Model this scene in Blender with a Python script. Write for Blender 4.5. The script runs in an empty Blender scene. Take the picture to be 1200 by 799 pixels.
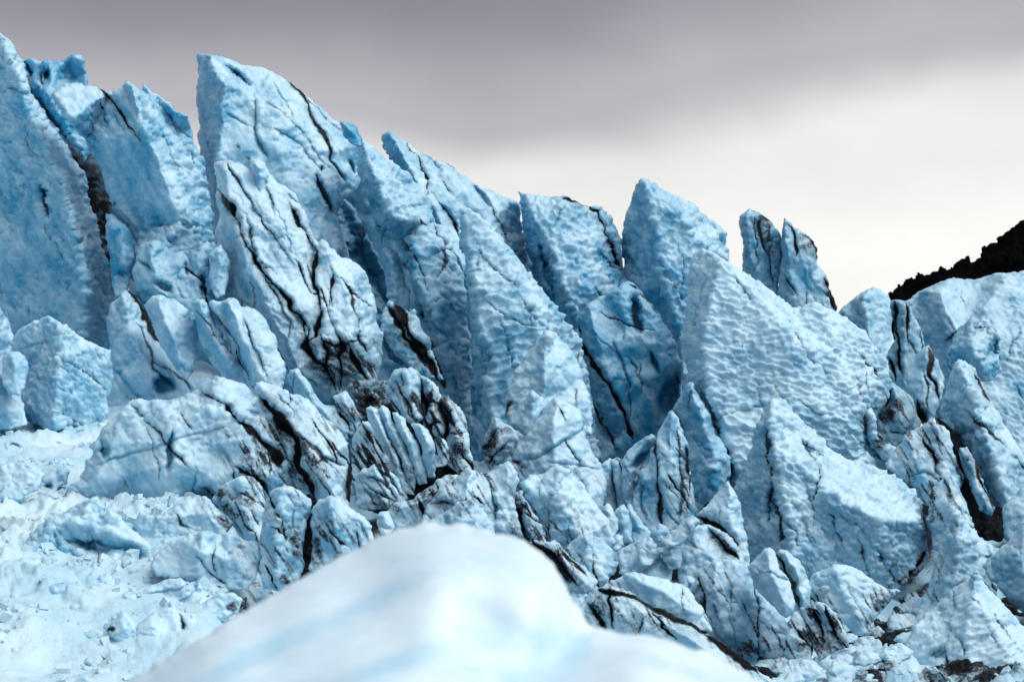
import bpy, math, random
import numpy as np
from mathutils import Vector, Matrix
from mathutils.geometry import delaunay_2d_cdt

random.seed(7)
SC = bpy.context.scene
COL = SC.collection

# ------------------------------------------------------------------ camera
FPX = 1648.0                      # focal length in photo pixels (1200 wide)
PITCH = math.atan(160.0 / FPX)    # horizon lies low in the frame
cam_d = bpy.data.cameras.new("camera")
cam_d.sensor_width = 36.0
cam_d.lens = 36.0 * FPX / 1200.0
cam_d.clip_start = 0.1
cam_d.clip_end = 6000.0
cam_d.dof.use_dof = True
cam_d.dof.focus_distance = 66.0
cam_d.dof.aperture_fstop = 1.3
cam = bpy.data.objects.new("camera", cam_d)
COL.objects.link(cam)
cam.location = (0, 0, 0)
cam.rotation_euler = (math.pi / 2 + PITCH, 0, 0)
SC.camera = cam

# ------------------------------------------------------------------ light
EXPO = 1.15
SUN_AZ = math.radians(72)         # to the right of the viewer's back
SUN_EL = math.radians(54)
SUN_DIR = Vector((math.sin(SUN_AZ) * math.cos(SUN_EL), -math.cos(SUN_AZ) * math.cos(SUN_EL), math.sin(SUN_EL)))
sun_d = bpy.data.lights.new("sun", 'SUN')
sun_d.energy = 1.3
sun_d.angle = math.radians(60)
sun_d.color = (1.0, 0.985, 0.96)
sun = bpy.data.objects.new("sun", sun_d)
COL.objects.link(sun)
sun.rotation_euler = SUN_DIR.to_track_quat('Z', 'Y').to_euler()
sun.location = (20, -20, 60)

world = bpy.data.worlds.new("World")
SC.world = world
world.use_nodes = True
wn, wl = world.node_tree.nodes, world.node_tree.links
wn.clear()


def N(nodes, typ, **kw):
    n = nodes.new(typ)
    for k, v in kw.items():
        if k.startswith('i_'):
            key = k[2:]
            key = int(key) if key.isdigit() else key
            n.inputs[key].default_value = v
        else:
            setattr(n, k, v)
    return n


def ramp(nodes, stops, interp='LINEAR'):
    r = nodes.new('ShaderNodeValToRGB')
    r.color_ramp.interpolation = interp
    el = r.color_ramp.elements
    while len(el) < len(stops):
        el.new(0.5)
    for e_, (p, c) in zip(el, stops):
        e_.position = p
        e_.color = (c, c, c, 1) if not isinstance(c, tuple) else (*c, 1)
    return r


def build_world():
    out = N(wn, 'ShaderNodeOutputWorld')
    sky = N(wn, 'ShaderNodeTexSky')
    sky.sky_type = 'NISHITA'
    sky.sun_disc = False
    sky.sun_elevation = SUN_EL
    sky.sun_rotation = math.pi - SUN_AZ
    bg1 = N(wn, 'ShaderNodeBackground', i_Strength=0.1)
    wl.new(sky.outputs[0], bg1.inputs[0])
    tc = N(wn, 'ShaderNodeTexCoord')
    sep = N(wn, 'ShaderNodeSeparateXYZ')
    wl.new(tc.outputs['Generated'], sep.inputs[0])
    # a layer of stratus: dark underside above, a bright gap low down towards the right
    mp = N(wn, 'ShaderNodeMapping')
    mp.inputs['Scale'].default_value = (1.6, 1.6, 2.6)
    wl.new(tc.outputs['Generated'], mp.inputs[0])
    nz = N(wn, 'ShaderNodeTexNoise', i_Scale=2.1, i_Detail=3.0, i_Roughness=0.52)
    wl.new(mp.outputs[0], nz.inputs['Vector'])
    # elevation, tilted so that the bright gap is higher to the right
    m1 = N(wn, 'ShaderNodeMath', operation='MULTIPLY_ADD', i_1=-0.08)
    wl.new(sep.outputs[0], m1.inputs[0]); wl.new(sep.outputs[2], m1.inputs[2])
    m2 = N(wn, 'ShaderNodeMath', operation='MULTIPLY_ADD', i_1=0.09)
    wl.new(nz.outputs[0], m2.inputs[0]); wl.new(m1.outputs[0], m2.inputs[2])
    m3 = N(wn, 'ShaderNodeMath', operation='ADD', i_1=0.035)
    wl.new(m2.outputs[0], m3.inputs[0])
    # unseen sky made darker left and behind, to cut fill on the ice
    sx = N(wn, 'ShaderNodeMapRange', i_1=-0.3, i_2=-1.0, i_3=0.0, i_4=0.26, interpolation_type='SMOOTHSTEP')
    wl.new(sep.outputs[0], sx.inputs[0])
    sy = N(wn, 'ShaderNodeMapRange', i_1=0.3, i_2=-0.8, i_3=0.0, i_4=0.2, interpolation_type='SMOOTHSTEP')
    wl.new(sep.outputs[1], sy.inputs[0])
    a5 = N(wn, 'ShaderNodeMath', operation='ADD'); wl.new(sx.outputs[0], a5.inputs[0]); wl.new(sy.outputs[0], a5.inputs[1])
    m4 = N(wn, 'ShaderNodeMath', operation='ADD'); wl.new(m3.outputs[0], m4.inputs[0]); wl.new(a5.outputs[0], m4.inputs[1])
    m3 = m4
    k = 1.0 / (2 ** EXPO)
    r = ramp(wn, [(0.0, (1.02 * k, 1.0 * k, 0.95 * k)), (0.21, (0.98 * k, 0.96 * k, 0.92 * k)),
                  (0.29, (0.88 * k, 0.86 * k, 0.83 * k)), (0.345, (0.50 * k, 0.48 * k, 0.50 * k)),
                  (0.43, (0.262 * k, 0.252 * k, 0.285 * k)), (0.62, (0.265 * k, 0.30 * k, 0.36 * k)),
                  (1.0, (0.30 * k, 0.365 * k, 0.435 * k))], 'EASE')  # unseen overhead stops made slate blue, to cool the ice's shaded sides
    wl.new(m3.outputs[0], r.inputs[0])
    # fine cloud mottling
    nz2 = N(wn, 'ShaderNodeTexNoise', i_Scale=6.0, i_Detail=6.0, i_Roughness=0.55)
    wl.new(mp.outputs[0], nz2.inputs['Vector'])
    mr = N(wn, 'ShaderNodeMapRange', i_1=0.3, i_2=0.7, i_3=0.955, i_4=1.045)
    wl.new(nz2.outputs[0], mr.inputs[0])
    mul = N(wn, 'ShaderNodeVectorMath', operation='SCALE')
    wl.new(r.outputs[0], mul.inputs[0]); wl.new(mr.outputs[0], mul.inputs['Scale'])
    bg2 = N(wn, 'ShaderNodeBackground', i_Strength=1.0)
    wl.new(mul.outputs[0], bg2.inputs[0])
    mix = N(wn, 'ShaderNodeMixShader', i_0=0.95)
    wl.new(bg1.outputs[0], mix.inputs[1]); wl.new(bg2.outputs[0], mix.inputs[2])
    wl.new(mix.outputs[0], out.inputs[0])


build_world()
SC.view_settings.view_transform = 'Standard'
SC.view_settings.look = 'None'
SC.view_settings.exposure = EXPO
SC.view_settings.gamma = 1.0
SC.view_settings.use_curve_mapping = False
SC.cycles.max_bounces = 6
SC.cycles.diffuse_bounces = 4
SC.cycles.use_denoising = True

# ------------------------------------------------------------------ noise
def _hash(ix, iy, iz, seed):
    h = (ix.astype(np.uint32) * np.uint32(374761393) + iy.astype(np.uint32) * np.uint32(668265263)
         + iz.astype(np.uint32) * np.uint32(2147483647) + np.uint32((seed * 1274126177) & 0xffffffff))
    h = (h ^ (h >> np.uint32(13))) * np.uint32(1274126177)
    h = (h ^ (h >> np.uint32(16))) * np.uint32(2246822519)
    return h ^ (h >> np.uint32(15))


def _u01(h):
    return (h & np.uint32(0xffffff)).astype(np.float32) / np.float32(0xffffff)


def vnoise(p, seed=0):
    """smooth value noise in -1..1, p is (n,3)"""
    i = np.floor(p).astype(np.int64)
    f = (p - i).astype(np.float32)
    w = f * f * f * (f * (f * 6 - 15) + 10)
    r = 0.0
    for dx in (0, 1):
        wx = w[:, 0] if dx else 1 - w[:, 0]
        for dy in (0, 1):
            wy = w[:, 1] if dy else 1 - w[:, 1]
            for dz in (0, 1):
                wz = w[:, 2] if dz else 1 - w[:, 2]
                r = r + wx * wy * wz * _u01(_hash(i[:, 0] + dx, i[:, 1] + dy, i[:, 2] + dz, seed))
    return r * 2 - 1


def fbm(p, seed=0, octv=4, gain=0.5):
    a, s, r = 1.0, 1.0, 0.0
    for o in range(octv):
        r = r + a * vnoise(p * s + 17.3 * o, seed + o)
        a *= gain
        s *= 2.03
    return r


def worley(p, seed=0):
    """F1, F2, id hash and the offset from the nearest feature point"""
    i = np.floor(p).astype(np.int64)
    n = len(p)
    b1 = np.full(n, 9.0, np.float32); b2 = np.full(n, 9.0, np.float32)
    idh = np.zeros(n, np.uint32); off = np.zeros((n, 3), np.float32)
    for dx in (-1, 0, 1):
        for dy in (-1, 0, 1):
            for dz in (-1, 0, 1):
                c = i + np.array((dx, dy, dz))
                h = _hash(c[:, 0], c[:, 1], c[:, 2], seed)
                q = np.empty((n, 3), np.float32)
                q[:, 0] = c[:, 0] + _u01(h)
                q[:, 1] = c[:, 1] + _u01(h * np.uint32(2654435761))
                q[:, 2] = c[:, 2] + _u01(h * np.uint32(40503) + np.uint32(977))
                o = (p - q).astype(np.float32)
                d = np.einsum('ij,ij->i', o, o)
                m = d < b1
                b2 = np.where(m, b1, np.minimum(b2, d))
                b1 = np.where(m, d, b1)
                idh = np.where(m, h, idh)
                off[m] = o[m]
    return np.sqrt(b1), np.sqrt(b2), idh, off


def sstep(a, b, x):
    t = np.clip((x - a) / (b - a), 0, 1)
    return t * t * (3 - 2 * t)


# ------------------------------------------------------------------ materials
def ice_material(name, white, blue, rough=0.42, sss=0.0, bump=0.22, bscale=11.0, speck=0.0):
    m = bpy.data.materials.new(name)
    m.use_nodes = True
    n, l = m.node_tree.nodes, m.node_tree.links
    n.clear()
    out = N(n, 'ShaderNodeOutputMaterial')
    bs = N(n, 'ShaderNodeBsdfPrincipled', i_Roughness=rough)
    bs.inputs['Specular IOR Level'].default_value = 0.35
    l.new(bs.outputs[0], out.inputs[0])
    geo = N(n, 'ShaderNodeNewGeometry')
    ab = N(n, 'ShaderNodeAttribute', attribute_name='blue')
    ad = N(n, 'ShaderNodeAttribute', attribute_name='dirt')
    # patches of clear and of bubbly ice
    n1 = N(n, 'ShaderNodeTexNoise', i_Scale=0.55, i_Detail=6.0, i_Roughness=0.62)
    l.new(geo.outputs['Position'], n1.inputs['Vector'])
    mr = N(n, 'ShaderNodeMapRange', i_1=0.32, i_2=0.68, i_3=-0.28, i_4=0.28)
    l.new(n1.outputs[0], mr.inputs[0])
    n2 = N(n, 'ShaderNodeTexNoise', i_Scale=6.5, i_Detail=5.0, i_Roughness=0.7)
    l.new(geo.outputs['Position'], n2.inputs['Vector'])
    mr2 = N(n, 'ShaderNodeMapRange', i_1=0.3, i_2=0.7, i_3=-0.12, i_4=0.12)
    l.new(n2.outputs[0], mr2.inputs[0])
    a1 = N(n, 'ShaderNodeMath', operation='ADD'); l.new(mr.outputs[0], a1.inputs[0]); l.new(mr2.outputs[0], a1.inputs[1])
    a2 = N(n, 'ShaderNodeMath', operation='ADD', use_clamp=True); l.new(a1.outputs[0], a2.inputs[0]); l.new(ab.outputs['Fac'], a2.inputs[1])
    mx = N(n, 'ShaderNodeMix', data_type='RGBA')
    mx.inputs[6].default_value = (*white, 1); mx.inputs[7].default_value = (*blue, 1)
    l.new(a2.outputs[0], mx.inputs[0])
    # silt: attribute broken up by grain
    n3 = N(n, 'ShaderNodeTexNoise', i_Scale=9.0, i_Detail=6.0, i_Roughness=0.75)
    l.new(geo.outputs['Position'], n3.inputs['Vector'])
    mr3 = N(n, 'ShaderNodeMapRange', i_1=0.3, i_2=0.7, i_3=-0.3, i_4=0.3)
    l.new(n3.outputs[0], mr3.inputs[0])
    # grain acts only where there is silt
    w_ = N(n, 'ShaderNodeMath', operation='MULTIPLY_ADD', i_1=1.0)
    pw = N(n, 'ShaderNodeMapRange', i_1=0.02, i_2=0.35, i_3=0.0, i_4=1.0); l.new(ad.outputs['Fac'], pw.inputs[0])
    l.new(mr3.outputs[0], w_.inputs[0]); l.new(pw.outputs[0], w_.inputs[1]); l.new(ad.outputs['Fac'], w_.inputs[2])
    dd = N(n, 'ShaderNodeMapRange', i_1=0.05, i_2=0.8, i_3=0.0, i_4=1.0); l.new(w_.outputs[0], dd.inputs[0])
    silt = N(n, 'ShaderNodeMix', data_type='RGBA')
    silt.inputs[6].default_value = (0.10, 0.122, 0.15, 1); silt.inputs[7].default_value = (0.005, 0.0068, 0.009, 1)
    l.new(dd.outputs[0], silt.inputs[0])
    fac = N(n, 'ShaderNodeMapRange', i_1=0.0, i_2=0.55, i_3=0.0, i_4=1.0); l.new(dd.outputs[0], fac.inputs[0])
    mx2 = N(n, 'ShaderNodeMix', data_type='RGBA')
    l.new(fac.outputs[0], mx2.inputs[0]); l.new(mx.outputs[2], mx2.inputs[6]); l.new(silt.outputs[2], mx2.inputs[7])
    l.new(mx2.outputs[2], bs.inputs['Base Color'])
    sp = N(n, 'ShaderNodeMapRange', i_1=0.0, i_2=1.0, i_3=0.35, i_4=0.03); l.new(fac.outputs[0], sp.inputs[0]); l.new(sp.outputs[0], bs.inputs['Specular IOR Level'])
    if sss > 0:
        bs.inputs['Subsurface Weight'].default_value = sss
        bs.inputs['Subsurface Radius'].default_value = (0.12, 0.5, 0.9)
        bs.inputs['Subsurface Scale'].default_value = 0.35
    bn = N(n, 'ShaderNodeTexNoise', i_Scale=bscale, i_Detail=7.0, i_Roughness=0.65)
    l.new(geo.outputs['Position'], bn.inputs['Vector'])
    bp = N(n, 'ShaderNodeBump', i_Strength=bump, i_Distance=0.12)
    l.new(bn.outputs[0], bp.inputs['Height'])
    l.new(bp.outputs[0], bs.inputs['Normal'])
    return m


ICE = ice_material('glacier_ice', (0.58, 0.78, 0.878), (0.03, 0.31, 0.515), sss=0.4)
SNOW = ice_material('wet_snow', (0.65, 0.815, 0.88), (0.30, 0.60, 0.76), rough=0.55, bump=0.5, bscale=7.0)
MOUNDM = ice_material('smooth_snow', (0.74, 0.85, 0.91), (0.27, 0.56, 0.72), rough=0.45, bump=0.0, bscale=1.2)


def rock_material():
    m = bpy.data.materials.new('dark_rock')
    m.use_nodes = True
    n, l = m.node_tree.nodes, m.node_tree.links
    bs = n['Principled BSDF']
    bs.inputs['Roughness'].default_value = 1.0
    bs.inputs['Specular IOR Level'].default_value = 0.0
    geo = N(n, 'ShaderNodeNewGeometry')
    nz = N(n, 'ShaderNodeTexNoise', i_Scale=0.08, i_Detail=8.0, i_Roughness=0.7)
    l.new(geo.outputs['Position'], nz.inputs['Vector'])
    r = ramp(n, [(0.3, (0.0012, 0.0014, 0.0013)), (0.7, (0.005, 0.005, 0.0052))])
    l.new(nz.outputs[0], r.inputs[0]); l.new(r.outputs[0], bs.inputs['Base Color'])
    return m


SHADE_ICE = ice_material('shade_blue_ice', (0.16, 0.40, 0.54), (0.012, 0.105, 0.20))  # darker copy of the ice, shade painted in for surfaces behind gaps
ROCK = rock_material()

# ------------------------------------------------------------------ mesh tools
CP, SP = math.cos(PITCH), math.sin(PITCH)


def unproject(u, v, d):
    """photo pixel + distance along the view axis -> world"""
    a = (u - 600.0) / FPX * d
    b = (399.5 - v) / FPX * d
    return np.stack([a, d * CP - b * SP, d * SP + b * CP], -1)


def tag(o, label=None, cat=None, group=None, kind=None):
    if label: o['label'] = label
    if cat: o['category'] = cat
    if group: o['group'] = group
    if kind: o['kind'] = kind
    return o


def mesh_object(name, co, quads, mat, attrs, normals=None, parent=None, origin=(0, 0, 0)):
    me = bpy.data.meshes.new(name)
    nv, nf = len(co), len(quads)
    me.vertices.add(nv)
    me.vertices.foreach_set('co', (co - np.asarray(origin)).astype(np.float32).ravel())
    me.loops.add(nf * 4)
    me.loops.foreach_set('vertex_index', quads.astype(np.int32).ravel())
    me.polygons.add(nf)
    me.polygons.foreach_set('loop_start', (np.arange(nf) * 4).astype(np.int32))
    me.polygons.foreach_set('use_smooth', np.ones(nf, bool))
    me.update(calc_edges=True)
    for k, a in attrs.items():
        at = me.attributes.new(k, 'FLOAT', 'POINT')
        at.data.foreach_set('value', np.asarray(a, np.float32))
    if normals is not None:
        me.normals_split_custom_set_from_vertices(normals.astype(np.float32))
    me.materials.append(mat)
    o = bpy.data.objects.new(name, me)
    COL.objects.link(o)
    if parent is not None:
        o.parent = parent
    else:
        o.location = origin
    return o


def vert_normals(co, quads):
    a, b, c, d = (co[quads[:, k]] for k in range(4))
    fn = np.cross(c - a, d - b)
    vn = np.zeros_like(co)
    for k in range(4):
        np.add.at(vn, quads[:, k], fn)
    return vn / (np.linalg.norm(vn, axis=1, keepdims=True) + 1e-12)


def pts(s, default=None):
    r = []
    for t in s.split():
        x = [float(q) for q in t.split(',')]
        if len(x) == 2 and default is not None:
            x.append(default)
        r.append(x)
    return r


def poly_sd(U, V, P):
    """signed distance, positive inside"""
    x, y = U.ravel().astype(np.float32), V.ravel().astype(np.float32)
    best = np.full(x.shape, 1e9, np.float32)
    ins = np.zeros(x.shape, bool)
    n = len(P)
    for i in range(n):
        ax, ay = P[i]; bx, by = P[(i + 1) % n]
        dx, dy = bx - ax, by - ay
        t = np.clip(((x - ax) * dx + (y - ay) * dy) / (dx * dx + dy * dy + 1e-9), 0, 1)
        best = np.minimum(best, (x - ax - t * dx) ** 2 + (y - ay - t * dy) ** 2)
        if ay != by:
            c = (ay > y) != (by > y)
            ins ^= c & (x < (bx - ax) * (y - ay) / (by - ay) + ax)
    d = np.sqrt(best)
    return np.where(ins, d, -d).reshape(U.shape)


def line_dist(u, v, P):
    """distance to a polyline, arc parameter 0..1 and side"""
    best = np.full(u.shape, 1e9); par = np.zeros(u.shape); side = np.ones(u.shape)
    L = [0.0]
    for a, b in zip(P[:-1], P[1:]):
        L.append(L[-1] + math.hypot(b[0] - a[0], b[1] - a[1]))
    for i, (a, b) in enumerate(zip(P[:-1], P[1:])):
        dx, dy = b[0] - a[0], b[1] - a[1]
        t = np.clip(((u - a[0]) * dx + (v - a[1]) * dy) / (dx * dx + dy * dy + 1e-9), 0, 1)
        d = (u - a[0] - t * dx) ** 2 + (v - a[1] - t * dy) ** 2
        m = d < best
        best = np.where(m, d, best)
        par = np.where(m, (L[i] + t * (L[i + 1] - L[i])) / L[-1], par)
        side = np.where(m, np.sign(dx * (v - a[1]) - dy * (u - a[0])), side)
    return np.sqrt(best), par, side, L[-1]


def facet_depth(u, v, P3, ridges):
    """piecewise planar relief through outline and ridge points"""
    verts, edges, dd = [], [], []
    n = len(P3)
    for i, p in enumerate(P3):
        verts.append(Vector((p[0], p[1]))); dd.append(p[2]); edges.append((i, (i + 1) % n))
    for r in ridges:
        k = len(verts)
        for j, p in enumerate(r):
            verts.append(Vector((p[0], p[1]))); dd.append(p[2])
            if j: edges.append((k + j - 1, k + j))
    ov, oe, of, ov_o, _, _ = delaunay_2d_cdt(verts, edges, [], 0, 1e-3)
    V0 = np.array([[q[0], q[1]] for q in verts]); D0 = np.array(dd)
    val = np.empty(len(ov))
    for i, q in enumerate(ov):
        if ov_o[i]:
            val[i] = D0[ov_o[i][0]]
        else:
            w = 1.0 / (np.hypot(V0[:, 0] - q[0], V0[:, 1] - q[1]) ** 2 + 1e-6)
            val[i] = (w * D0).sum() / w.sum()
    best = np.full(u.shape, -1e9); res = np.zeros(u.shape)
    for f in of:
        (x1, y1), (x2, y2), (x3, y3) = (ov[f[k]] for k in range(3))
        det = (y2 - y3) * (x1 - x3) + (x3 - x2) * (y1 - y3)
        if abs(det) < 1e-6: continue
        a = ((y2 - y3) * (u - x3) + (x3 - x2) * (v - y3)) / det
        b = ((y3 - y1) * (u - x3) + (x1 - x3) * (v - y3)) / det
        c = 1 - a - b
        mb = np.minimum(np.minimum(a, b), c)
        m = mb > best
        ac, bc, cc = (np.clip(q, -0.15, 1.15) for q in (a, b, c))
        res = np.where(m, ac * val[f[0]] + bc * val[f[1]] + cc * val[f[2]], res)
        best = np.where(m, mb, best)
    return res


def ground_d(v):
    return 9.66 / (0.177 + (v - 560.0) / 1648.0)


COUNT = [0]
# the medial moraine: bands where the ice carries silt (u, v, ru, rv, turn, amount)
SILT = [(470, 520, 95, 80, 0, 1.0), (400, 425, 50, 36, 20, .9), (325, 535, 60, 60, 40, .85), (285, 600, 45, 40, 30, .6), (560, 560, 70, 50, 0, .6), (640, 640, 60, 45, 30, .8),
        (730, 540, 40, 70, 0, .4), (800, 560, 26, 90, 0, .6), (760, 720, 90, 30, 20, .6), (960, 735, 120, 34, -20, .8), (1060, 700, 60, 24, -40, .9),
        (1100, 550, 40, 80, -20, .75), (1050, 490, 40, 40, 0, .6), (1060, 400, 20, 60, 0, .15), (840, 700, 30, 60, 0, .5), (360, 640, 90, 50, 0, .6)]


def silt_field(u, v):
    r = np.zeros(np.shape(u))
    for (a, b, ru, rv, t, k) in SILT:
        t = math.radians(t)
        x, y = u - a, v - b
        q = ((x * math.cos(t) + y * math.sin(t)) / ru) ** 2 + ((-x * math.sin(t) + y * math.cos(t)) / rv) ** 2
        r = np.maximum(r, k * np.exp(-q))
    return r


STEP = 1.45


def ice(name, label, d, out, rid=(), e=None, lean=0.3, sc=(11, 2.2), cr=(), ho=(), st=(), blue=0.3, dirt=0.0,
        crum=(38, 5.0), T=None, rnd=None, warp=(2.2, 1.0), fine=1.0, ang=0.0, an=1.35, cat='serac', group=None,
        kind=None, mat=None, step=None, shift=1.9, roll=7.0, relief=None, rs=46, smooth=0, upb=0.45, hair=1.0, pm=0.25, hb=.72):
    """one body of ice.  Outline and relief lines are given in photo pixels; relief values are in
    pixel units at the body's own distance d (metres), positive = farther away."""
    COUNT[0] += 1
    seed = COUNT[0] * 31
    s = step or STEP
    mat = mat or ICE
    blue = blue + 0.13 if kind is None and mat is ICE else blue
    if relief is None:
        relief = 2.15 if name == 'ice_serac' else 1.7
    O = pts(out)
    P = np.array([p[:2] for p in O])
    lo, hi = P.min(0) - 6, P.max(0) + 6
    us = np.arange(lo[0], hi[0] + s, s); vs = np.arange(lo[1], hi[1] + s, s)
    U, V = np.meshgrid(us, vs)
    shp = U.shape
    g = np.stack([U.ravel(), V.ravel(), np.full(U.size, float(seed))], -1)
    wa, wb = warp
    wx = wa * fbm(g / [18, 18, 1], seed, 2) + wb * fbm(g / [4.5, 4.5, 1], seed + 5, 2)
    wy = wa * fbm(g / [18, 18, 1], seed + 9, 2) + wb * fbm(g / [4.5, 4.5, 1], seed + 14, 2)
    Uw, Vw = U + wx.reshape(shp), V + wy.reshape(shp)
    sd = poly_sd(Uw, Vw, P)
    ms = float(sd.max())
    e = 0.6 * ms if e is None else e
    rnd = min(4.5, 0.14 * ms) if rnd is None else rnd
    T = 1.1 * ms + 14 if T is None else T
    # grid cells inside the outline
    okv = sd > -0.6 * s
    okq = okv[:-1, :-1] & okv[1:, :-1] & okv[1:, 1:] & okv[:-1, 1:]
    idx = np.arange(U.size).reshape(shp)
    Q = np.stack([idx[:-1, :-1][okq], idx[1:, :-1][okq], idx[1:, 1:][okq], idx[:-1, 1:][okq]], -1)
    used = np.unique(Q)
    remap = np.full(U.size, -1, np.int64); remap[used] = np.arange(len(used))
    Q = remap[Q]
    nv = len(used)
    # open edge of the sheet
    ed = np.concatenate([Q[:, [0, 1]], Q[:, [1, 2]], Q[:, [2, 3]], Q[:, [3, 0]]])
    key = np.sort(ed, 1); key = key[:, 0] * nv + key[:, 1]
    uk, cnt = np.unique(key, return_counts=True)
    bk = uk[cnt == 1]
    bnd = np.zeros(nv, bool); bnd[bk // nv] = True; bnd[bk % nv] = True
    gy, gx = np.gradient(sd, s)
    u = U.ravel()[used].copy(); v = V.ravel()[used].copy()
    sdu = sd.ravel()[used].copy()
    gx, gy = gx.ravel()[used], gy.ravel()[used]
    gl = np.maximum(gx * gx + gy * gy, 0.3)
    mv = np.clip(-sdu, -s, s) / gl
    u[bnd] += (mv * gx)[bnd]; v[bnd] += (mv * gy)[bnd]
    sdu[bnd] = 0
    uw, vw = u + wx[used], v + wy[used]
    # relief
    # tops lie back, feet come forward and run into whatever stands in front
    v0_, v1_ = P[:, 1].min(), P[:, 1].max()
    foot = lambda y_: 1 - 1.25 * min(1, max(0, (y_ - v0_) / (v1_ - v0_) * 1.25 - 0.2)) ** 1.5
    P3 = [p if len(p) == 3 else [p[0], p[1], e * foot(p[1])] for p in O]
    low = sstep(0.95, 0.6, (v - v0_) / (v1_ - v0_))
    R = [pts(r, 0.0) for r in rid]
    if not R:
        c = P.mean(0); q = P - c
        w_, vec = np.linalg.eigh(q.T @ q / len(P))
        ax = vec[:, 1] * math.sqrt(w_[1]) * 0.75
        rr = random.Random(seed)
        mid = c + np.array((rr.uniform(-.25, .25), rr.uniform(-.2, .2))) * ms
        cand = [c - ax, mid, c + ax]
        sdc = poly_sd(np.array([[q_[0] for q_ in cand]]), np.array([[q_[1] for q_ in cand]]), P)[0]
        R = [[[q_[0], q_[1], rr.uniform(-0.12, 0.12) * ms] for q_, s_ in zip(cand, sdc) if s_ > 0.15 * ms]]
    base = facet_depth(uw, vw, P3, R) * relief
    vb = hi[1]
    lean_t = lean * (vb - v)
    t = np.clip(sdu / max(rnd, 1e-3), 0, 1)
    edge = (.25 + .75 * low) * rnd * 1.3 * (1 - np.sqrt(np.clip(1 - (1 - t) ** 2, 0, 1)))
    p0 = np.stack([u, v, base], -1)
    fr = base + roll * fbm(p0 * [1, 1, .5] / rs, seed + 21, 2)
    inner = sstep(0, max(rnd, 4.0), sdu)
    if crum[1]:
        pc = (p0 + 5 * np.stack([wx[used], wy[used], wx[used]], -1) * 0.6) / crum[0]
        f1, f2, ih, off = worley(pc, seed + 33)
        tx = _u01(ih * np.uint32(31337)) * 2 - 1; ty = _u01(ih * np.uint32(7919) + np.uint32(3)) * 2 - 1
        tz = _u01(ih * np.uint32(104729) + np.uint32(11)) * 2 - 1
        tb = sstep(0.0, 0.3, f2 - f1)
        fr = fr + 0.7 * crum[1] * (0.12 * tz + (0.15 + 0.85 * tb) * (0.3 * tz + 1.8 * (tx * off[:, 0] + ty * off[:, 1]))) * inner
    bl = np.full(nv, float(blue)); di = np.full(nv, float(dirt))
    feat = np.full(nv, -1); fw = np.full(nv, 0.35)
    feats = []; auto = []
    sg = np.stack([u / 11, v / 11, np.full(nv, seed * 1.0)], -1)
    jx, jy = 2.0 * fbm(sg, seed + 41, 3, .42), 2.0 * fbm(sg, seed + 47, 3, .42)
    for (hu, hv, ru, rv, an_, dep) in ho:
        a = math.radians(an_)
        x = (u + jx * .7 - hu); y = (v + jy * .7 - hv)
        rho = np.hypot((x * math.cos(a) + y * math.sin(a)) / ru, (-x * math.sin(a) + y * math.cos(a)) / rv)
        w = sstep(1.05, 0.45, rho)
        fr = fr + 1.9 * dep * w * inner
        bl = np.maximum(bl, blue + (hb - blue) * sstep(1.15, 0.3, rho) * (blue < hb))
        m = sstep(1.1, 0.7, rho) > fw
        feat[m] = len(feats); fw[m] = 1.0
        feats.append('melt_hollow')
    sfield = silt_field(u, v)
    nh = int(hair * (1 + 3.5 * float(sfield.mean())) * ms * (hi[1] - lo[1]) / 2600.0 + 0.4) if kind is None else 0
    rh = random.Random(seed + 5)
    for _ in range(nh):
        k_ = rh.randrange(nv)
        x0, y0 = u[k_], v[k_]
        a_ = math.radians(rh.uniform(38, 82)); ll = rh.uniform(18, 75)
        P_ = ['%.1f,%.1f' % (x0, y0)]
        for _s in range(4):
            a_ += rh.uniform(-.3, .3)
            x0 += math.cos(a_) * ll / 4; y0 += math.sin(a_) * ll / 4
            P_.append('%.1f,%.1f' % (x0, y0))
        dk_ = rh.choice((0, .3, .45, .6, .8)) if sfield[k_] < .3 else rh.choice((.7, .9, 1.0))
        auto.append('%.2f %.1f %.2f .5|' % (rh.uniform(.6, 1.05) + .7 * float(sfield[k_]) * rh.random(), rh.uniform(2, 5), dk_) + ' '.join(P_))
    for ic, c in enumerate(list(cr) + auto):
        h, body = c.split('|')
        h = [float(x) for x in h.split()]
        w, dep, dk = h[:3]
        sh = h[3] if len(h) > 3 else 1.0
        L = pts(body)
        dist, par, side, LL = line_dist(u + jx, v + jy, [q[:2] for q in L])
        wn_ = w * (1.0 + 0.85 * vnoise(np.stack([par * LL / 22, np.full(nv, 3.1), np.full(nv, seed * .7)], -1), seed + 3))
        tp = np.clip(np.minimum(par, 1 - par) * LL / 14 + 0.25, 0, 1)
        wn_ = np.maximum(wn_ * tp, 0.25 * w)
        gv = np.exp(-(dist / (1.5 * wn_)) ** 2)
        bl = np.maximum(bl, (bl + .3) * np.exp(-(dist / (2.4 * wn_)) ** 2) * (w > 1))
        fr = fr + dep * gv * tp
        # the two lips stand at different heights
        fr = fr + shift * sh * 1.6 * w ** 0.5 * side * np.exp(-dist / (w * 5)) * np.clip(tp, 0, 1) * (1 - gv)
        if dk > 0:
            k = dk * np.exp(-(dist / (wn_ * 1.15)) ** 4)
            halo = 0.5 * dk * np.exp(-dist / (w * 4)) * (0.5 + 0.5 * vnoise(sg * 1.6, seed + 77))
            k = np.maximum(k, halo)
            di = np.maximum(di, k * np.clip(tp + .2, 0, 1))
        else:
            bl = np.maximum(bl, blue + (0.7 - blue) * np.exp(-(dist / (wn_ * 1.4)) ** 2) * (blue < .7))
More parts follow.
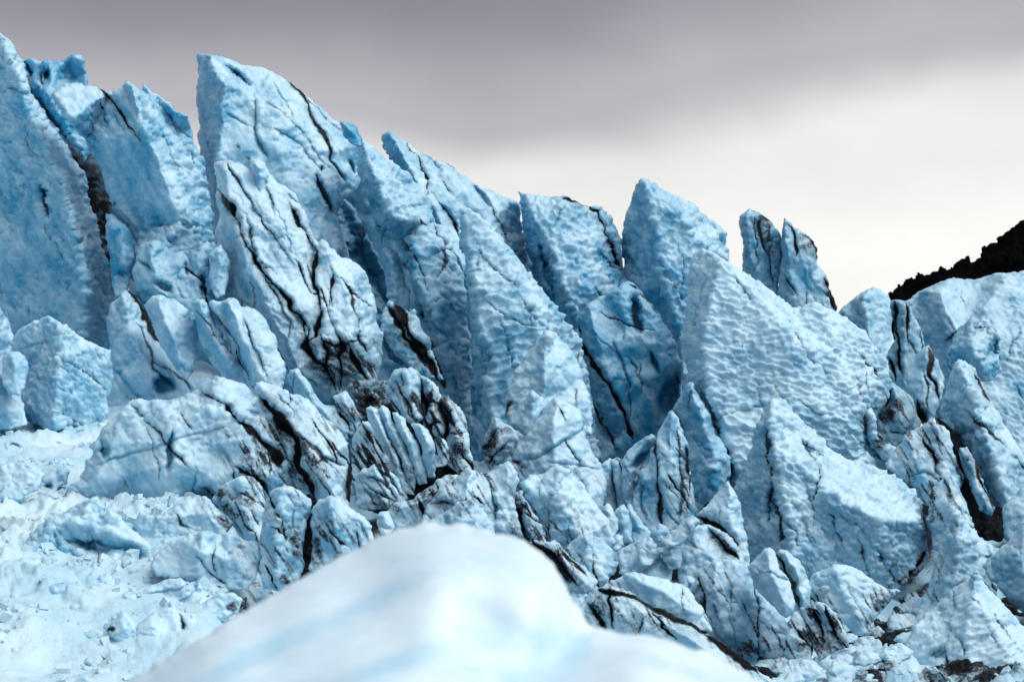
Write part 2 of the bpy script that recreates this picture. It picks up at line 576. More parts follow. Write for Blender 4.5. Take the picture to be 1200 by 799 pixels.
        sel = np.exp(-(dist / (wn_ * 1.15)) ** 4) * np.clip(tp + .2, 0, 1)
        if ic >= len(cr): continue
        m = sel > np.maximum(fw, 0.4)
        feat[m] = len(feats); fw[m] = sel[m]
        feats.append('silt_seam' if dk > 0 else 'crack')
    for (hu, hv, ru, rv, an_, k) in st:
        a = math.radians(an_)
        x = (u + jx * 1.5 - hu); y = (v + jy * 1.5 - hv)
        rho = np.hypot((x * math.cos(a) + y * math.sin(a)) / ru, (-x * math.sin(a) + y * math.cos(a)) / rv)
        br = 0.62 + 0.5 * fbm(np.stack([(x * math.cos(a) + y * math.sin(a)) / 14, (-x * math.sin(a) + y * math.cos(a)) / 4, np.full(nv, seed * .3)], -1), seed + 61, 3)
        di = np.maximum(di, k * sstep(1.1, 0.25, rho) * np.clip(br, 0, 1.2))
    if kind is None and hair > 0:
        xa = u * math.cos(1.05) + v * math.sin(1.05); ya = -u * math.sin(1.05) + v * math.cos(1.05)
        sn = fbm(np.stack([xa / 26, ya / 3.6, np.full(nv, seed * .13)], -1), seed + 111, 3)
        sn2 = fbm(np.stack([u / 16, v / 16, np.full(nv, seed * .17)], -1), seed + 117, 3)
        di = np.maximum(di, np.clip(sfield * (sstep(.05, .75, sn) * .75 + .30 * sstep(-.1, .7, sn2)), 0, 1))
    fr = fr + edge + lean_t
    bk_ = np.maximum(base, e * 0.8 * relief + 0 * base) + edge.max() + lean_t + T * np.sqrt(np.clip(1 - (1 - np.clip(sdu / ms, 0, 1)) ** 2, 0, 1))
    bk_ = np.maximum(bk_, fr + 1.5)
    for _ in range(smooth):
        acc = np.zeros(nv); wt = np.zeros(nv)
        for i_ in range(4):
            np.add.at(acc, Q[:, i_], fr[Q].mean(1)); np.add.at(wt, Q[:, i_], 1.0)
        fr = np.where(bnd, fr, acc / np.maximum(wt, 1))
    kpx = d / FPX
    co = unproject(u, v, d + kpx * fr)
    vn = vert_normals(co, Q)
    # surface texture: melt scallops (cups with sharp rims), then fine roughness; lengths in pixel units
    q = co / kpx
    a = math.radians(ang)
    X = q[:, 0] * math.cos(a) - q[:, 2] * math.sin(a); Z = q[:, 0] * math.sin(a) + q[:, 2] * math.cos(a)
    qq = np.stack([X / an, q[:, 1], Z * an ** .5], -1)
    qq = qq + 1.6 * np.stack([vnoise(q / 9, seed + 71), vnoise(q / 9, seed + 72), vnoise(q / 9, seed + 73)], -1)
    hgt = np.zeros(nv)
    clean = 1 - 0.6 * np.clip(di, 0, 1)
    if sc[1]:
        f1, f2, ih, _ = worley((qq - qq.mean(0)) * (1 + .16 * vnoise(q / 90, seed + 79))[:, None] / (sc[0] * .82), seed + 81)
        patch = pm + (1.17 - pm) * sstep(-0.5, 0.35, fbm(q / 60, seed + 85, 2))
        cup = np.minimum(f1, 0.95) ** 2
        hgt += sc[1] * cup * patch * clean * 3.1
        bl = bl + 0.10 * (0.35 - cup)
        f1, f2, ih, _ = worley(qq / (sc[0] * 0.46), seed + 91)
        hgt += 0.2 * sc[1] * np.minimum(f1, 0.95) ** 2 * clean
    xa = u * math.cos(1.0) + v * math.sin(1.0); ya = -u * math.sin(1.0) + v * math.cos(1.0)
    if mat is not MOUNDM:   # foliation: faint layers of clearer and whiter ice
        bl = bl + 0.16 * fbm(np.stack([xa / 90, ya / 5.0, q[:, 1] / 40], -1), seed + 121, 3) + 0.14 * fbm(q / 34, seed + 125, 2)
    top_light = sstep(-0.15, 0.75, vn[:, 2])
    bl = bl + upb * (0.42 - top_light)  # light and shade painted in: upward faces whiter, steep ones bluer
    hgt += fine * 0.32 * fbm(q / 5.0, seed + 95, 3)
    hgt += 0.35 * fine * fbm(q / 21.0, seed + 98, 2)
    hgt *= 0.35 + 0.65 * sstep(0, 3.5, sdu)
    hgt[bnd] *= 0
    co = co + vn * (hgt * kpx)[:, None]
    cb = unproject(u, v, d + kpx * bk_)
    # assemble: front sheet + back sheet share the rim
    bmap = np.arange(nv); inn = ~bnd
    bmap[inn] = nv + np.arange(inn.sum())
    call = np.concatenate([co, cb[inn]])
    dall = np.concatenate([di, di[inn] * 0 + dirt]); ball = np.concatenate([bl, bl[inn] * 0 + blue])
    Qb = bmap[Q][:, ::-1]
    QA = np.concatenate([Q, Qb])
    na = vert_normals(call, QA)
    cy = unproject(np.array([u.mean()]), np.array([hi[1] - 6]), np.array([d]))[0]
    org = tuple(float(x) for x in cy)
    # features become parts
    fq = np.full(len(QA), -1)
    if feats:
        ff = feat[Q]
        srt = np.sort(ff, 1)
        fq[:len(Q)] = np.where(srt[:, 1] == srt[:, 2], srt[:, 1], -1)
    def sub(nm, m, parent):
        qs = QA[m]
        uq = np.unique(qs); rm = np.full(len(call), -1, np.int64); rm[uq] = np.arange(len(uq))
        return mesh_object(nm, call[uq], rm[qs], mat, {'dirt': dall[uq], 'blue': ball[uq]}, na[uq], parent, org)
    # a feature that falls into several pieces gives several parts
    if feats:
        pieces, nq = [], np.full(len(QA), -1)
        for k in range(len(feats)):
            sel = np.where(fq == k)[0]
            if not len(sel): continue
            lab = np.full(len(call), 1 << 40, np.int64); qs = QA[sel]
            lab[qs.ravel()] = qs.ravel()
            while True:
                mn = lab[qs].min(1); old = lab.copy()
                for c4 in range(4): np.minimum.at(lab, qs[:, c4], mn)
                if (old == lab).all(): break
            lq = lab[qs[:, 0]]
            for L_ in np.unique(lq):
                mm = sel[lq == L_]
                if len(mm) >= 14:
                    nq[mm] = len(pieces); pieces.append(feats[k])
        fq, feats = nq, pieces
    parts = list(range(len(feats)))
    if parts and kind != 'structure':
        root = bpy.data.objects.new(name, None)
        root.empty_display_size = 0.5
        COL.objects.link(root)
        root.location = org
        keep = ~np.isin(fq, parts)
        sub('ice_body', keep, root)
        for k in parts:
            sub(feats[k], fq == k, root)
    else:
        root = sub(name, np.ones(len(QA), bool), None)
    tag(root, label, None if kind == 'structure' else cat, group, kind or 'thing')
    return root

# ------------------------------------------------------------------ the setting
def ground_z(x, y):
    R_ = np.hypot(x, y)
    slope = -4.35 + (np.clip(y, -500, 100) - 30) * 0.177
    slope = np.where(y > 100, 8.04 + 1.5 * np.log1p(np.clip(y - 100, 0, None) / 60), slope)
    low = -6.2 + 0.2 * np.clip(y - 62, 0, 35) + 1.5 * np.log1p(np.clip(y - 122, 0, None) / 60)
    wr = sstep(-0.225, -0.125, x / np.maximum(y, 1.0)) * sstep(10, 25, y)
    z = np.maximum(slope, -5.2 + 0 * y) * (1 - wr) + low * wr
    z = z + np.exp(-(x * x + y * y) / 90.0) * 2.8
    p = np.stack([x, y, 0 * x], -1)
    fade = np.clip(1.5 - R_ / 120, 0, 1)
    z = z + fade * (0.42 * fbm(p / 3.2, 5, 3) + 0.05 * fbm(p / 0.5, 9, 3))
    # half-buried angular rubble
    w2 = 0.25 * np.stack([fbm(p / .8, 44, 2), fbm(p / .8, 46, 2), 0 * x], -1)
    tz = 0.0
    for size, amp, sd_ in ((1.5, .55, 31), (.62, .30, 37), (.27, .10, 39)):
        f1, f2, ih, off = worley((p + w2 * size) / size, sd_)
        h_ = _u01(ih * np.uint32(613)); tx = _u01(ih * np.uint32(97)) - .5; ty = _u01(ih * np.uint32(193)) - .5
        rise = sstep(0.02, 0.16, f2 - f1)
        tz = tz + amp * rise * np.maximum(0, h_ - .35) * (1 + 1.4 * (tx * off[:, 0] + ty * off[:, 1]))
    tz = tz * (.25 + .75 * sstep(-.3, .35, fbm(p / 4.5, 63, 2)))
    return z + tz * fade * np.clip((R_ - 10) / 15, 0, 1)


def build_ground():
    # rubble-strewn slope under the icefall, one sheet in rings around the viewer
    r = [3.0]
    while r[-1] < 3500:
        x = r[-1]
        r.append(x * (1.03 if x < 24 else 1.004 if x < 68 else 1.02 if x < 110 else 1.25))
    r = np.array(r)
    th = np.radians(np.concatenate([np.linspace(-180, -22, 28)[:-1], np.linspace(-22, 22, 640), np.linspace(22, 180, 28)[1:]]))
    TH, RR = np.meshgrid(th, r)
    x = (RR * np.sin(TH)).ravel(); y = (RR * np.cos(TH)).ravel()
    z = ground_z(x, y)
    p = np.stack([x, y, 0 * x], -1)
    dirt = sstep(-0.35, 0.35, fbm(p / 5, 51, 3) + 0.35) * sstep(-0.21, -0.13, x / np.maximum(y, 1) + 0.02 * fbm(p / 2, 3, 2)) * sstep(26, 31, y)
    dirt = np.clip(dirt * 0.8, 0, 1) * sstep(-.5, .5, fbm(p / 1.3, 58, 3) + .15)
    blue = 0.30 + 0.4 * fbm(p / 4, 71, 3) + 0.25 * sstep(-6, -2, x)
    co = np.stack([x, y, z], -1)
    nr, nc = TH.shape
    i = np.arange(nr * nc).reshape(nr, nc)
    Q = np.stack([i[:-1, :-1].ravel(), i[:-1, 1:].ravel(), i[1:, 1:].ravel(), i[1:, :-1].ravel()], -1)[:, ::-1]
    o = mesh_object('ground', co, Q, SNOW, {'dirt': dirt, 'blue': np.clip(blue, 0, 1)})
    tag(o, 'snow and ice rubble ground below the icefall', None, None, 'structure')


def build_rubble():
    # crumbled ice too small to count: cut boxes thrown on the slope, denser where it is rough
    rg = np.random.default_rng(11)
    n = 4200
    ang = np.radians(rg.uniform(-21, 21, n * 4)); rad = 27 + 45 * rg.random(n * 4) ** 1.5
    x, y = rad * np.sin(ang), rad * np.cos(ang)
    pn = fbm(np.stack([x, y, 0 * x], -1) / 2.6, 77, 3)
    left = x / y < -0.13
    keep = (rg.random(len(x)) < np.clip(.35 + 1.1 * pn, .03, 1)) & (left | (y < 46))
    x, y = x[keep][:n], y[keep][:n]
    n = len(x)
    z = ground_z(x, y)
    s = 0.035 + 0.2 * rg.random(n) ** 3.5
    cube = np.array([[i, j, k] for i in (-1, 1) for j in (-1, 1) for k in (-1, 1)], float)
    fq = np.array([[0, 1, 3, 2], [4, 6, 7, 5], [0, 4, 5, 1], [2, 3, 7, 6], [0, 2, 6, 4], [1, 5, 7, 3]])
    co = cube[None] * rg.uniform(.45, 1.15, (n, 8, 3)) * np.stack([s, s, s * .75], -1)[:, None]
    # random turn per chunk
    q = rg.normal(size=(n, 4)); q /= np.linalg.norm(q, axis=1, keepdims=True)
    w, a, b, c = q.T
    Rm = np.stack([1 - 2 * (b * b + c * c), 2 * (a * b - c * w), 2 * (a * c + b * w), 2 * (a * b + c * w), 1 - 2 * (a * a + c * c), 2 * (b * c - a * w),
                   2 * (a * c - b * w), 2 * (b * c + a * w), 1 - 2 * (a * a + b * b)], -1).reshape(n, 3, 3)
    co = np.einsum('nij,nkj->nki', Rm, co) + np.stack([x, y, z + s * .05], -1)[:, None]
    Q = (fq[None] + 8 * np.arange(n)[:, None, None]).reshape(-1, 4)
    dirt = np.repeat(np.where(left[keep][:n], .15 * rg.random(n) ** 3, .35 * rg.random(n)), 8)
    blue = np.repeat(rg.uniform(-.1, .45, n), 8)
    o = mesh_object('ice_rubble', co.reshape(-1, 3), Q, SNOW, {'dirt': dirt, 'blue': blue})
    o.data.polygons.foreach_set('use_smooth', np.zeros(len(o.data.polygons), bool))
    tag(o, 'crumbled ice strewn over the snow at the foot of the icefall', 'ice rubble', None, 'stuff')


build_rubble()
build_ground()

ice('mountain', 'dark rocky mountain slope behind the glacier', 620,
    '1030,356,0 1046,343,0 1060,331,0 1075,323,0 1088,323,0 1100,317,0 1110,318,0 1118,309,0 1130,302,0 1141,305,0 1152,296,0 1165,285,0 1180,272,0 1200,256,0 1260,215,0 1400,150,0 1520,150,0 1520,470,0 1030,470,0',
    ['1120,360,-60 1250,300,-120 1400,240,-150'], lean=1.0, sc=(8, 1.0), crum=(20, 6), T=220, warp=(3.0, 3.2), fine=3, rnd=6, kind='structure', mat=ROCK, step=2.2, relief=1)

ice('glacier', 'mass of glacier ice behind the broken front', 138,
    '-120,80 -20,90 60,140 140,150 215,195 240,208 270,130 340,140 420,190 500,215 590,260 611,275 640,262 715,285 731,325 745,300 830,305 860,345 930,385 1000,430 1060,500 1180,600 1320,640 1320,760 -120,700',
    ['-40,300,0 300,360,0 600,420,0 1200,520,0'], e=30, lean=0.25, sc=(14, 3), crum=(60, 16), T=400, blue=0.9, dirt=0.0, upb=0, st=[(112, 250, 34, 130, -18, 1.3)], kind='structure', step=4, rnd=10, mat=SHADE_ICE)  # near-black patch paints the shade of the upper left crevice

# ------------------------------------------------------------------ back row of seracs
A = ice
A('ice_serac', 'broad blue serac wall filling the upper left edge of the icefall', 88,
  '-70,20,70 -30,24,50 0,38,30 8,43,20 13,48,22 18,58,18 27,72,20 34,98,20 42,118,22 58,140,24 78,168,26 92,192,28 101,212,30 106,244,32 115,274,32 121,292,34 128,325,44 132,348,50 127,406,50 90,430,30 0,430,40 -70,430,70',
  ['12,60,8 40,145,-6 70,210,-16 92,280,-22 100,340,-18 98,410,-10', '-70,200,62 0,230,40 30,300,20 60,420,12'], pm=.85, sc=(12, 2.6), lean=.28,
  ho=[(54, 236, 7, 26, -14, 16), (94, 283, 5, 9, 10, 8)], cr=['1 3 .25|52,262 70,292 88,312', '1.2 4 0|0,108 18,104 40,116', '1 4 .3|104,318 118,338 128,356'], blue=.36, ang=25, crum=(70, 6))
A('ice_serac', 'thin translucent blue ice blade between the wall and the cracked slab, upper left', 95,
  '27,72 33,67 40,67 49,73 58,71 70,71 82,65 92,62 99,65 102,73 101,86 103,105 106,140 112,180 100,190 86,175 74,160 56,135 42,118 35,100',
  ['52,72,-4 50,100,-10 70,140,-10 98,180,0', '90,66,6 84,92,20'], e=16, ho=[(52, 93, 8, 14, 10, 14), (34, 80, 4, 16, -15, 10)], blue=.68, lean=.2, crum=(40, 3))
A('ice_serac', 'tall pale slab with a slanting crack beside the black crevice, upper left', 84,
  '60,111 66,104 75,98 88,96 100,100 113,103 130,109 143,103 150,97 156,101 162,107 167,98 178,107 195,116 205,130 222,137 225,150,40 227,169,45 238,188,48 242,210,50 248,259,52 252,290,52 245,330,50 200,345,20 165,330,20 158,280,36 141,255,40 131,240,40 113,188,36 101,165,34 75,135,30',
  ['64,112,4 82,138,-10 106,180,-18 126,230,-22 148,275,-24 170,315,-20', '150,100,6 168,150,-4 190,205,2 212,260,4 225,310,6', '180,110,22 205,150,34 225,210,36'], e=22,
  cr=['2 5 .8|115,106 131,116 141,130 150,146 158,155 165,165', '1 3 .2|167,225 178,240 190,262 200,285', '1 2.5 .15|188,150 200,185 214,220'], st=[(119, 107, 9, 4, 50, .5)], sc=(11, 2.5), ang=20, blue=.36, lean=.3, crum=(60, 5))
A('ice_slab', 'pale blue ice sliver wedged in the black crevice at left', 86,
  '124,252 131,252 139,258 150,272 160,288 157,305 154,320 148,345 135,350 130,320 126,290', ['140,270,-6 146,310,-8'], e=10, sc=(14, 1.5), blue=.45, lean=.3, crum=(60, 3), cat='ice slab')
A('ice_serac', 'tallest fin of the icefall with a vertical blue left side and sharp tip', 90,
  '231,62,44 238,64,36 246,66,20 259,68,26 276,72,34 293,77,38 319,85,40 340,96,40 357,109,38 376,124,36 394,141,34 403,152,32 414,160,32 421,170,32 424,200,38 418,222,36 404,232,20 396,250,14 402,280,20 418,320,40 430,360,50 400,390,30 300,390,10 256,330,44 252,275,50 248,240,56 240,215,60 236,190,60 234,165,60 232,130,56 231,90,50',
  ['244,67,14 254,88,4 263,100,-6 257,124,-8 258,150,-10 255,190,-12 262,260,-12', '263,100,-6 284,106,0 300,112,2 318,120,2 345,148,4 372,180,6 392,222,8 398,270,16', '258,72,22 276,88,30 296,104,20', '320,170,-8 350,240,-10 390,330,-6'], sc=(12, 1.7), ang=-35, an=1.7,
  cr=['1.5 5 .35|300,112 299,135 300,158 307,176 313,186', '1.5 5 .7|336,95 350,107 361,121 363,136 374,150 384,163 390,190 398,204 406,214', '1 3 .25|310,120 335,136 356,160 372,182 386,196', '1 3 .2|262,98 259,112 257,124', '1.2 4 .1|322,150 350,170 372,196'],
  ho=[(278, 90, 22, 6.5, 38, 12), (380, 228, 6, 28, -24, 22), (376, 198, 3, 5, 0, 6), (412, 196, 3.5, 12, -18, 7)], st=[(279, 173, 5, 7, 10, .5), (291, 187, 6, 7, 30, .55)], blue=.30, lean=.3, crum=(70, 5))
A('ice_chunk', 'small translucent blue ice knob on the crest of the tallest fin', 91,
  '399,145 404,143 413,144 420,151 423,160 425,172 414,172 404,160', e=9, blue=.72, sc=(10, 1), lean=.3, cat='ice chunk', crum=(30, 1))
A('ice_serac', 'silt-streaked fin with branching black seams below the tallest fin', 78,
  '253,191,24 262,188,18 268,186,18 278,190 286,194 294,199 297,188 304,184 309,190,14 314,202 322,212 336,222 348,232 356,246 362,265 372,284 378,278 390,292 410,305 428,318,18 438,345,28 446,385,30 449,432,30 432,462,20 390,466,14 335,450,14 300,415,20 270,365,26 256,335,30 253,300,34 255,250,32',
  ['262,194,6 268,220,-6 276,260,-10 290,310,-14 320,370,-16 350,430,-12', '300,192,0 306,230,-2 340,280,-4 362,320,-8 372,380,-10', '385,295,-4 405,340,-8 415,400,-10'], e=12, sc=(10, 1.4), hair=2.2, ang=-50, an=1.4,
  cr=['2.2 7 .95|257,222 266,236 274,248 283,268 289,286 296,300 302,312 323,336 345,363 364,387', '2.2 7 .95|338,237 346,252 359,276 371,291 369,310 368,333 373,350 376,366 370,391 362,402', '1.3 4 .6|263,188 271,203 280,214 291,230 297,244 316,270 327,284 342,306', '3.2 9 1|364,387 358,405 368,420 381,432 394,455', '1.3 4 .5|289,255 296,285 308,320 325,350 338,378', '1 3 .4|330,360 340,380 336,405 345,425', '2.4 7 1|395,385 402,402 398,420 401,436 398,456', '2.6 8 1|408,402 412,415 424,436 432,450', '1.4 4 .8|372,395 392,404 408,402 421,398', '1.2 4 .7|418,380 420,398 432,412', '2 6 .95|374,392 384,410 380,430 388,446', '1 3 .4|310,210 318,235 322,250'],
  st=[(392, 428, 46, 34, 20, .62), (365, 395, 24, 20, 30, .35), (345, 420, 18, 26, 20, .3)], blue=.12, dirt=.03, lean=.32, crum=(46, 6))
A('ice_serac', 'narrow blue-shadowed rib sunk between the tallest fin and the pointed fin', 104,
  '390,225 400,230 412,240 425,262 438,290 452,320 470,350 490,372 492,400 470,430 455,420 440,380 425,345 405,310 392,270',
  ['400,250,10 425,300,14 455,360,10'], e=6, blue=.78, cr=['1.2 5 .3|419,238 424,262 422,285 430,305'], sc=(14, 2), lean=.3, mat=SHADE_ICE)
A('ice_serac', 'pointed fin with a hollow and pillar at its left foot', 86,
  '418,166,22 421,161,16 427,163,14 440,175,10 460,192,10 482,207,12 498,226,16 505,245,18 508,262,20 522,268,12 530,290 540,320 546,350 551,400,12 553,460,18 554,510,20 535,525,10 520,480 508,440,14 502,400,20 499,380,24 489,366,24 484,340,24 479,305,24 470,282,22 455,268,24 447,285,30 440,262,30 430,235,34 421,205,34',
  ['424,165,4 432,190,-8 446,225,-14 458,255,-14', '446,225,-14 475,240,-4 495,262,-2', '482,290,-8 490,330,-12 512,390,-14 526,450,-12 535,505,-10', '508,268,2 514,300,-6 522,330,-8'], e=12, pm=.85, sc=(12, 2.8),
  cr=['1.2 4 .5|508,262 512,274 519,285 522,310 517,322 509,330', '1 4 .15|487,352 500,360 516,352', '1 3 .2|512,340 528,362 538,385', '3.5 9 1|487,365 497,385 505,405 512,422 518,440 523,456', '1 3 .2|505,300 540,286'], ho=[(440, 240, 9, 10, 0, 6), (500, 378, 6, 18, -14, 18)], blue=.36, lean=.3, crum=(60, 4))
A('ice_pillar', 'small scalloped ice pillar standing in the hollow of the pointed fin', 90,
  '448,294 455,289 462,292 470,302 475,320 479,345 482,362 472,372 456,372 452,340 450,315', ['459,300,-5 465,340,-6'], e=8, blue=.5, sc=(9, 2), cat='ice pillar')
A('ice_block', 'silt-stained ice block with black seams below the hollow of the pointed fin', 82,
  '446,365 455,352 466,358 478,366 484,362 492,380 503,398 512,420 520,445 505,448 488,440 470,420 455,405 446,390',
  ['462,366,-6 480,392,-8 500,425,-6'], e=6, cr=['4 8 1|466,350 472,372 480,392 492,410 505,428 515,448', '2.5 7 1|456,360 470,385 480,400 494,418'], st=[(480, 400, 30, 16, 55, .5)], dirt=.1, blue=.25, crum=(22, 5), cat='ice block')
A('ice_serac', 'long sloping ice wall with a snowy crest running from the centre peak to the right', 94,
  '448,160,14 452,155,10 457,153,6 470,162,8 481,171,10 500,183,12 519,192,14 530,196,16 545,205,18 568,220,20 590,232,24 602,238,28 609,243,34 611,277,44 617,310,44 632,345,44 660,400,40 640,440,20 560,430,10 530,330,14 510,270,24 490,235,30 470,205,30 455,180,22',
  ['456,156,0 470,180,-6 485,210,-10 505,240,-14 530,290,-14 560,350,-10', '481,171,4 497,198,2 503,226,-4', '519,193,10 545,225,4 575,262,2 600,300,6'], sc=(12, 2.6), ang=-35,
  cr=['1.2 4 .75|476,168 486,180 495,198 501,210 500,228', '1.4 5 .85|514,238 524,248 532,260 539,278', '1 4 .5|575,240 584,258 590,275 596,290', '1.5 5 .85|519,190 528,195 536,200'], ho=[(563, 228, 5, 22, -35, 10), (549, 208, 3, 12, -38, 6), (505, 190, 3, 20, -48, 6)], blue=.34, lean=.32, crum=(60, 5))
A('ice_serac', 'great central scalloped fin with a straight vertical left edge', 80,
  '541,245,20 548,242,10 560,248,10 578,265,10 595,288,10 615,312,10 637,340,10 660,370,12 677,392,14 686,425,16 693,465,18 704,536,18 660,560 600,545 562,530,12 557,508,24 558,470,28 556,425,28 553,400,28 551,350,26 545,310,24 541,280,22',
  ['544,248,6 551,300,-2 560,360,-8 570,430,-8 580,500,-4', '560,250,4 590,310,-2 625,370,-6 645,430,-6'], e=12, pm=.85, sc=(12.5, 3.0), ang=-30, an=1.5, ho=[(572, 425, 8, 26, -5, 8), (559, 312, 2.5, 9, 0, 4), (564, 470, 6, 10, 0, 6)],
  cr=['1 3 .15|585,375 600,420 610,450', '1 3 0|560,480 575,520'], blue=.32, lean=.34, crum=(80, 5))
A('ice_serac', 'rounded scalloped slab with a dirty crack over its right shoulder', 94,
  '607,224,14 613,228,8 628,230,8 650,231,10 669,233,12 688,241,14 703,243,18 712,252,20 720,262,22 726,275,24 730,295,26 731,325,28 724,345,20 700,365,10 677,385,10 664,385,18 650,360,30 635,340,36 620,305,40 613,280,38 610,250,28',
  ['614,230,2 630,262,-8 646,290,-12 658,325,-14 670,370,-12', '669,235,4 690,290,2 700,340,0'], pm=.85, sc=(10, 2.6), cr=['2 5 .95|658,232 674,235 688,241 699,254 706,268 714,284 720,300 727,318', '1 3 0|662,240 652,262 641,275', '1.6 5 .9|690,243 698,246 704,256'], ho=[(643, 318, 7, 40, -16, 20)], st=[(702, 258, 6, 10, -20, .6)], blue=.38, lean=.25, ang=-30, crum=(60, 4))
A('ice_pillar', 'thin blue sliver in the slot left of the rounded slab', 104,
  '610,278 616,282 626,300 636,318 646,340 655,362 650,372 636,352 622,325 612,300', ['622,305,-4 638,335,-4'], e=7, blue=.3, mat=SHADE_ICE, cat='ice pillar')
A('ice_serac', 'sharp-tipped serac with a honeycombed face right of centre', 95,
  '748,214,22 751,210,8 765,215,10 785,225,26 815,242,40 838,260,50 849,274,54 854,290,56 855,308,56 850,360,50 830,440,20 800,440,4 797,418,4 788,392,6 772,365,8 752,345,10 740,335,16 731,318,24 730,290,28 732,260,28 739,238,26',
  ['752,214,2 762,240,-6 770,280,-10 778,330,-10 795,380,-8', '770,222,2 796,250,-2 815,282,0 808,330,0 810,400,-2'], pm=.85, sc=(11, 2.5), an=1.1, cr=['1 3 .2|770,300 785,330 800,352', '1 3 0|795,290 800,320 798,345'], blue=.34, lean=.22, crum=(70, 4))
A('ice_serac', 'hollowed blue face under the honeycombed serac, crossed by black seams', 86,
  '677,372,14 690,354,10 708,345,8 726,335,8 740,330,8 752,345,6 775,372,6 790,400,8 800,430,14 800,470,18 785,495 765,512 748,530 720,550 703,545 692,500,12 684,440,14 678,400,16',
  ['690,360,-2 700,400,-8 715,450,-10 730,510,-8', '726,340,0 760,365,-2 778,410,-4 785,440,-4', '735,400,-6 750,450,-6 755,500,-4'], e=10, sc=(13, 2.0), ang=60,
  cr=['2.2 7 .95|674,376 683,394 688,414 697,428 705,438 716,456 727,474 736,498 742,516', '1.8 6 .85|680,420 688,448 692,465 699,481 708,496 714,508 722,530', '1.2 4 .6|703,470 708,490 716,512 722,525', '1.2 4 .45|736,440 740,470 738,492 743,512', '2.2 7 .85|740,332 752,348 766,358 778,370 786,388 792,405', '1 3 .4|718,395 730,425 736,450'],
  ho=[(745, 368, 9, 26, -12, 20), (783, 462, 14, 38, 16, 20), (768, 425, 5, 20, -25, 9)], st=[(722, 385, 5, 14, 0, .3), (716, 505, 14, 26, -25, .35)], blue=.60, lean=.26, crum=(50, 4))
A('ice_serac', 'broad white scalloped slab right of centre with a rounded upper left corner', 76,
  '813,304,22 816,297,18 824,293,14 832,293,10 846,301,6 874,320,8 900,339,10 930,358,12 938,358,12 953,355,14 975,362,16 998,377,20 1013,388,22 1028,410,28 1039,422,34 1044,440,38 1043,460,38 1030,485,34 1024,512,30 1040,545,24 1020,590,10 940,600,0 880,600,0 850,560,10 836,505,18 825,475,22 806,438,28 799,418,30 798,400,32 802,380,32 806,335,28',
  ['838,298,2 846,306,-6 839,330,-10 831,360,-14 823,410,-16 832,460,-16 850,510,-16 870,570,-16', '846,306,-6 890,350,-10 930,400,-14 950,470,-16', '960,362,4 985,420,-2 1000,480,0 1005,540,0', '930,360,8 935,380,2 930,400,-14'], pm=.85, sc=(9, 2.7), an=1.7, ang=8,
  cr=['1 4 .45|1003,440 1004,458 1010,475 1013,500 1020,520', '1 3 .3|1014,420 1012,445 1018,465', '1 3 .35|990,470 1000,490 1010,512', '1.8 5 .75|813,450 822,468 833,489 843,508 851,524 856,545 858,562', '1 3 .2|830,322 820,360 812,398', '.9 3 .15|833,494 870,480 905,472'], ho=[(803, 345, 5, 36, 6, 6)], st=[(1012, 495, 9, 32, 8, .35)], blue=.10, lean=.36, crum=(80, 5))
A('ice_serac', 'leaning ice rib with a dark slot on the left of the broad white slab', 74,
  '787,482 800,455 812,448 822,466 836,492 850,524 857,556 845,575 828,590 815,604 810,580 806,545 800,515',
  ['812,455,-4 822,490,-8 836,530,-8 834,565,-8'], e=14, ho=[(798, 520, 6, 40, -8, 30)], cr=['1.5 5 .8|790,485 800,505 806,535 804,560'], blue=.35, sc=(12, 1.6), lean=.3)
A('ice_tower', 'left of the twin grey-banded ice towers on the skyline', 128,
  '868,253 873,248 880,246 891,249 900,256 912,266 917,275 918,294 914,320 912,350 890,350 872,325 871,298 867,268', ['874,252,0 878,290,-5 886,335,-6', '900,262,2 908,300,2'], e=14, sc=(7, 1.2), ang=85, an=2.4, cr=['1.5 4 .7|891,250 889,268 892,285 900,300 904,320 905,335', '1 3 .5|884,248 885,280 888,310', '1 3 .5|900,258 903,280 902,300'], st=[(899, 280, 11, 40, -6, .55), (893, 255, 12, 6, 30, .6)], blue=.45, dirt=.1, lean=.1, crum=(40, 3), cat='ice tower', group='twin ice towers on the skyline')
A('ice_tower', 'right of the twin ice towers on the skyline, broad foot and dark edge', 126,
  '918,256 922,259 932,268 942,274 950,281 957,290 959,309 964,318 969,326 975,343 981,364 975,375 950,380 920,372 909,350 912,324 917,300', ['921,262,0 924,300,-6 930,350,-8', '945,285,2 955,330,0 962,360,0'], e=12, sc=(7, 1.3), ang=80, an=2, cr=['1.2 4 .95|920,259 927,266 932,276 934,288 931,300', '1.4 4 .9|940,274 950,282 956,291 957,305', '2.4 5 1|966,324 972,338 976,352 979,364', '1 3 .5|962,340 970,350 976,362'], st=[(948, 290, 14, 30, -20, .45), (972, 345, 8, 22, -20, .8)], blue=.42, dirt=.06, lean=.12, crum=(34, 4), cat='ice tower', group='twin ice towers on the skyline')
A('ice_serac', 'rounded pale serac top beside the striped column at right', 108,
  '975,375 985,365 993,358 1000,352 1010,343 1020,339 1030,340 1040,346 1047,360 1046,385 1050,420 1046,455 1020,440 1000,400', ['1012,348,-4 1016,380,-10 1026,430,-10'], e=20, sc=(8, 2), blue=.36, lean=.3, crum=(60, 3))
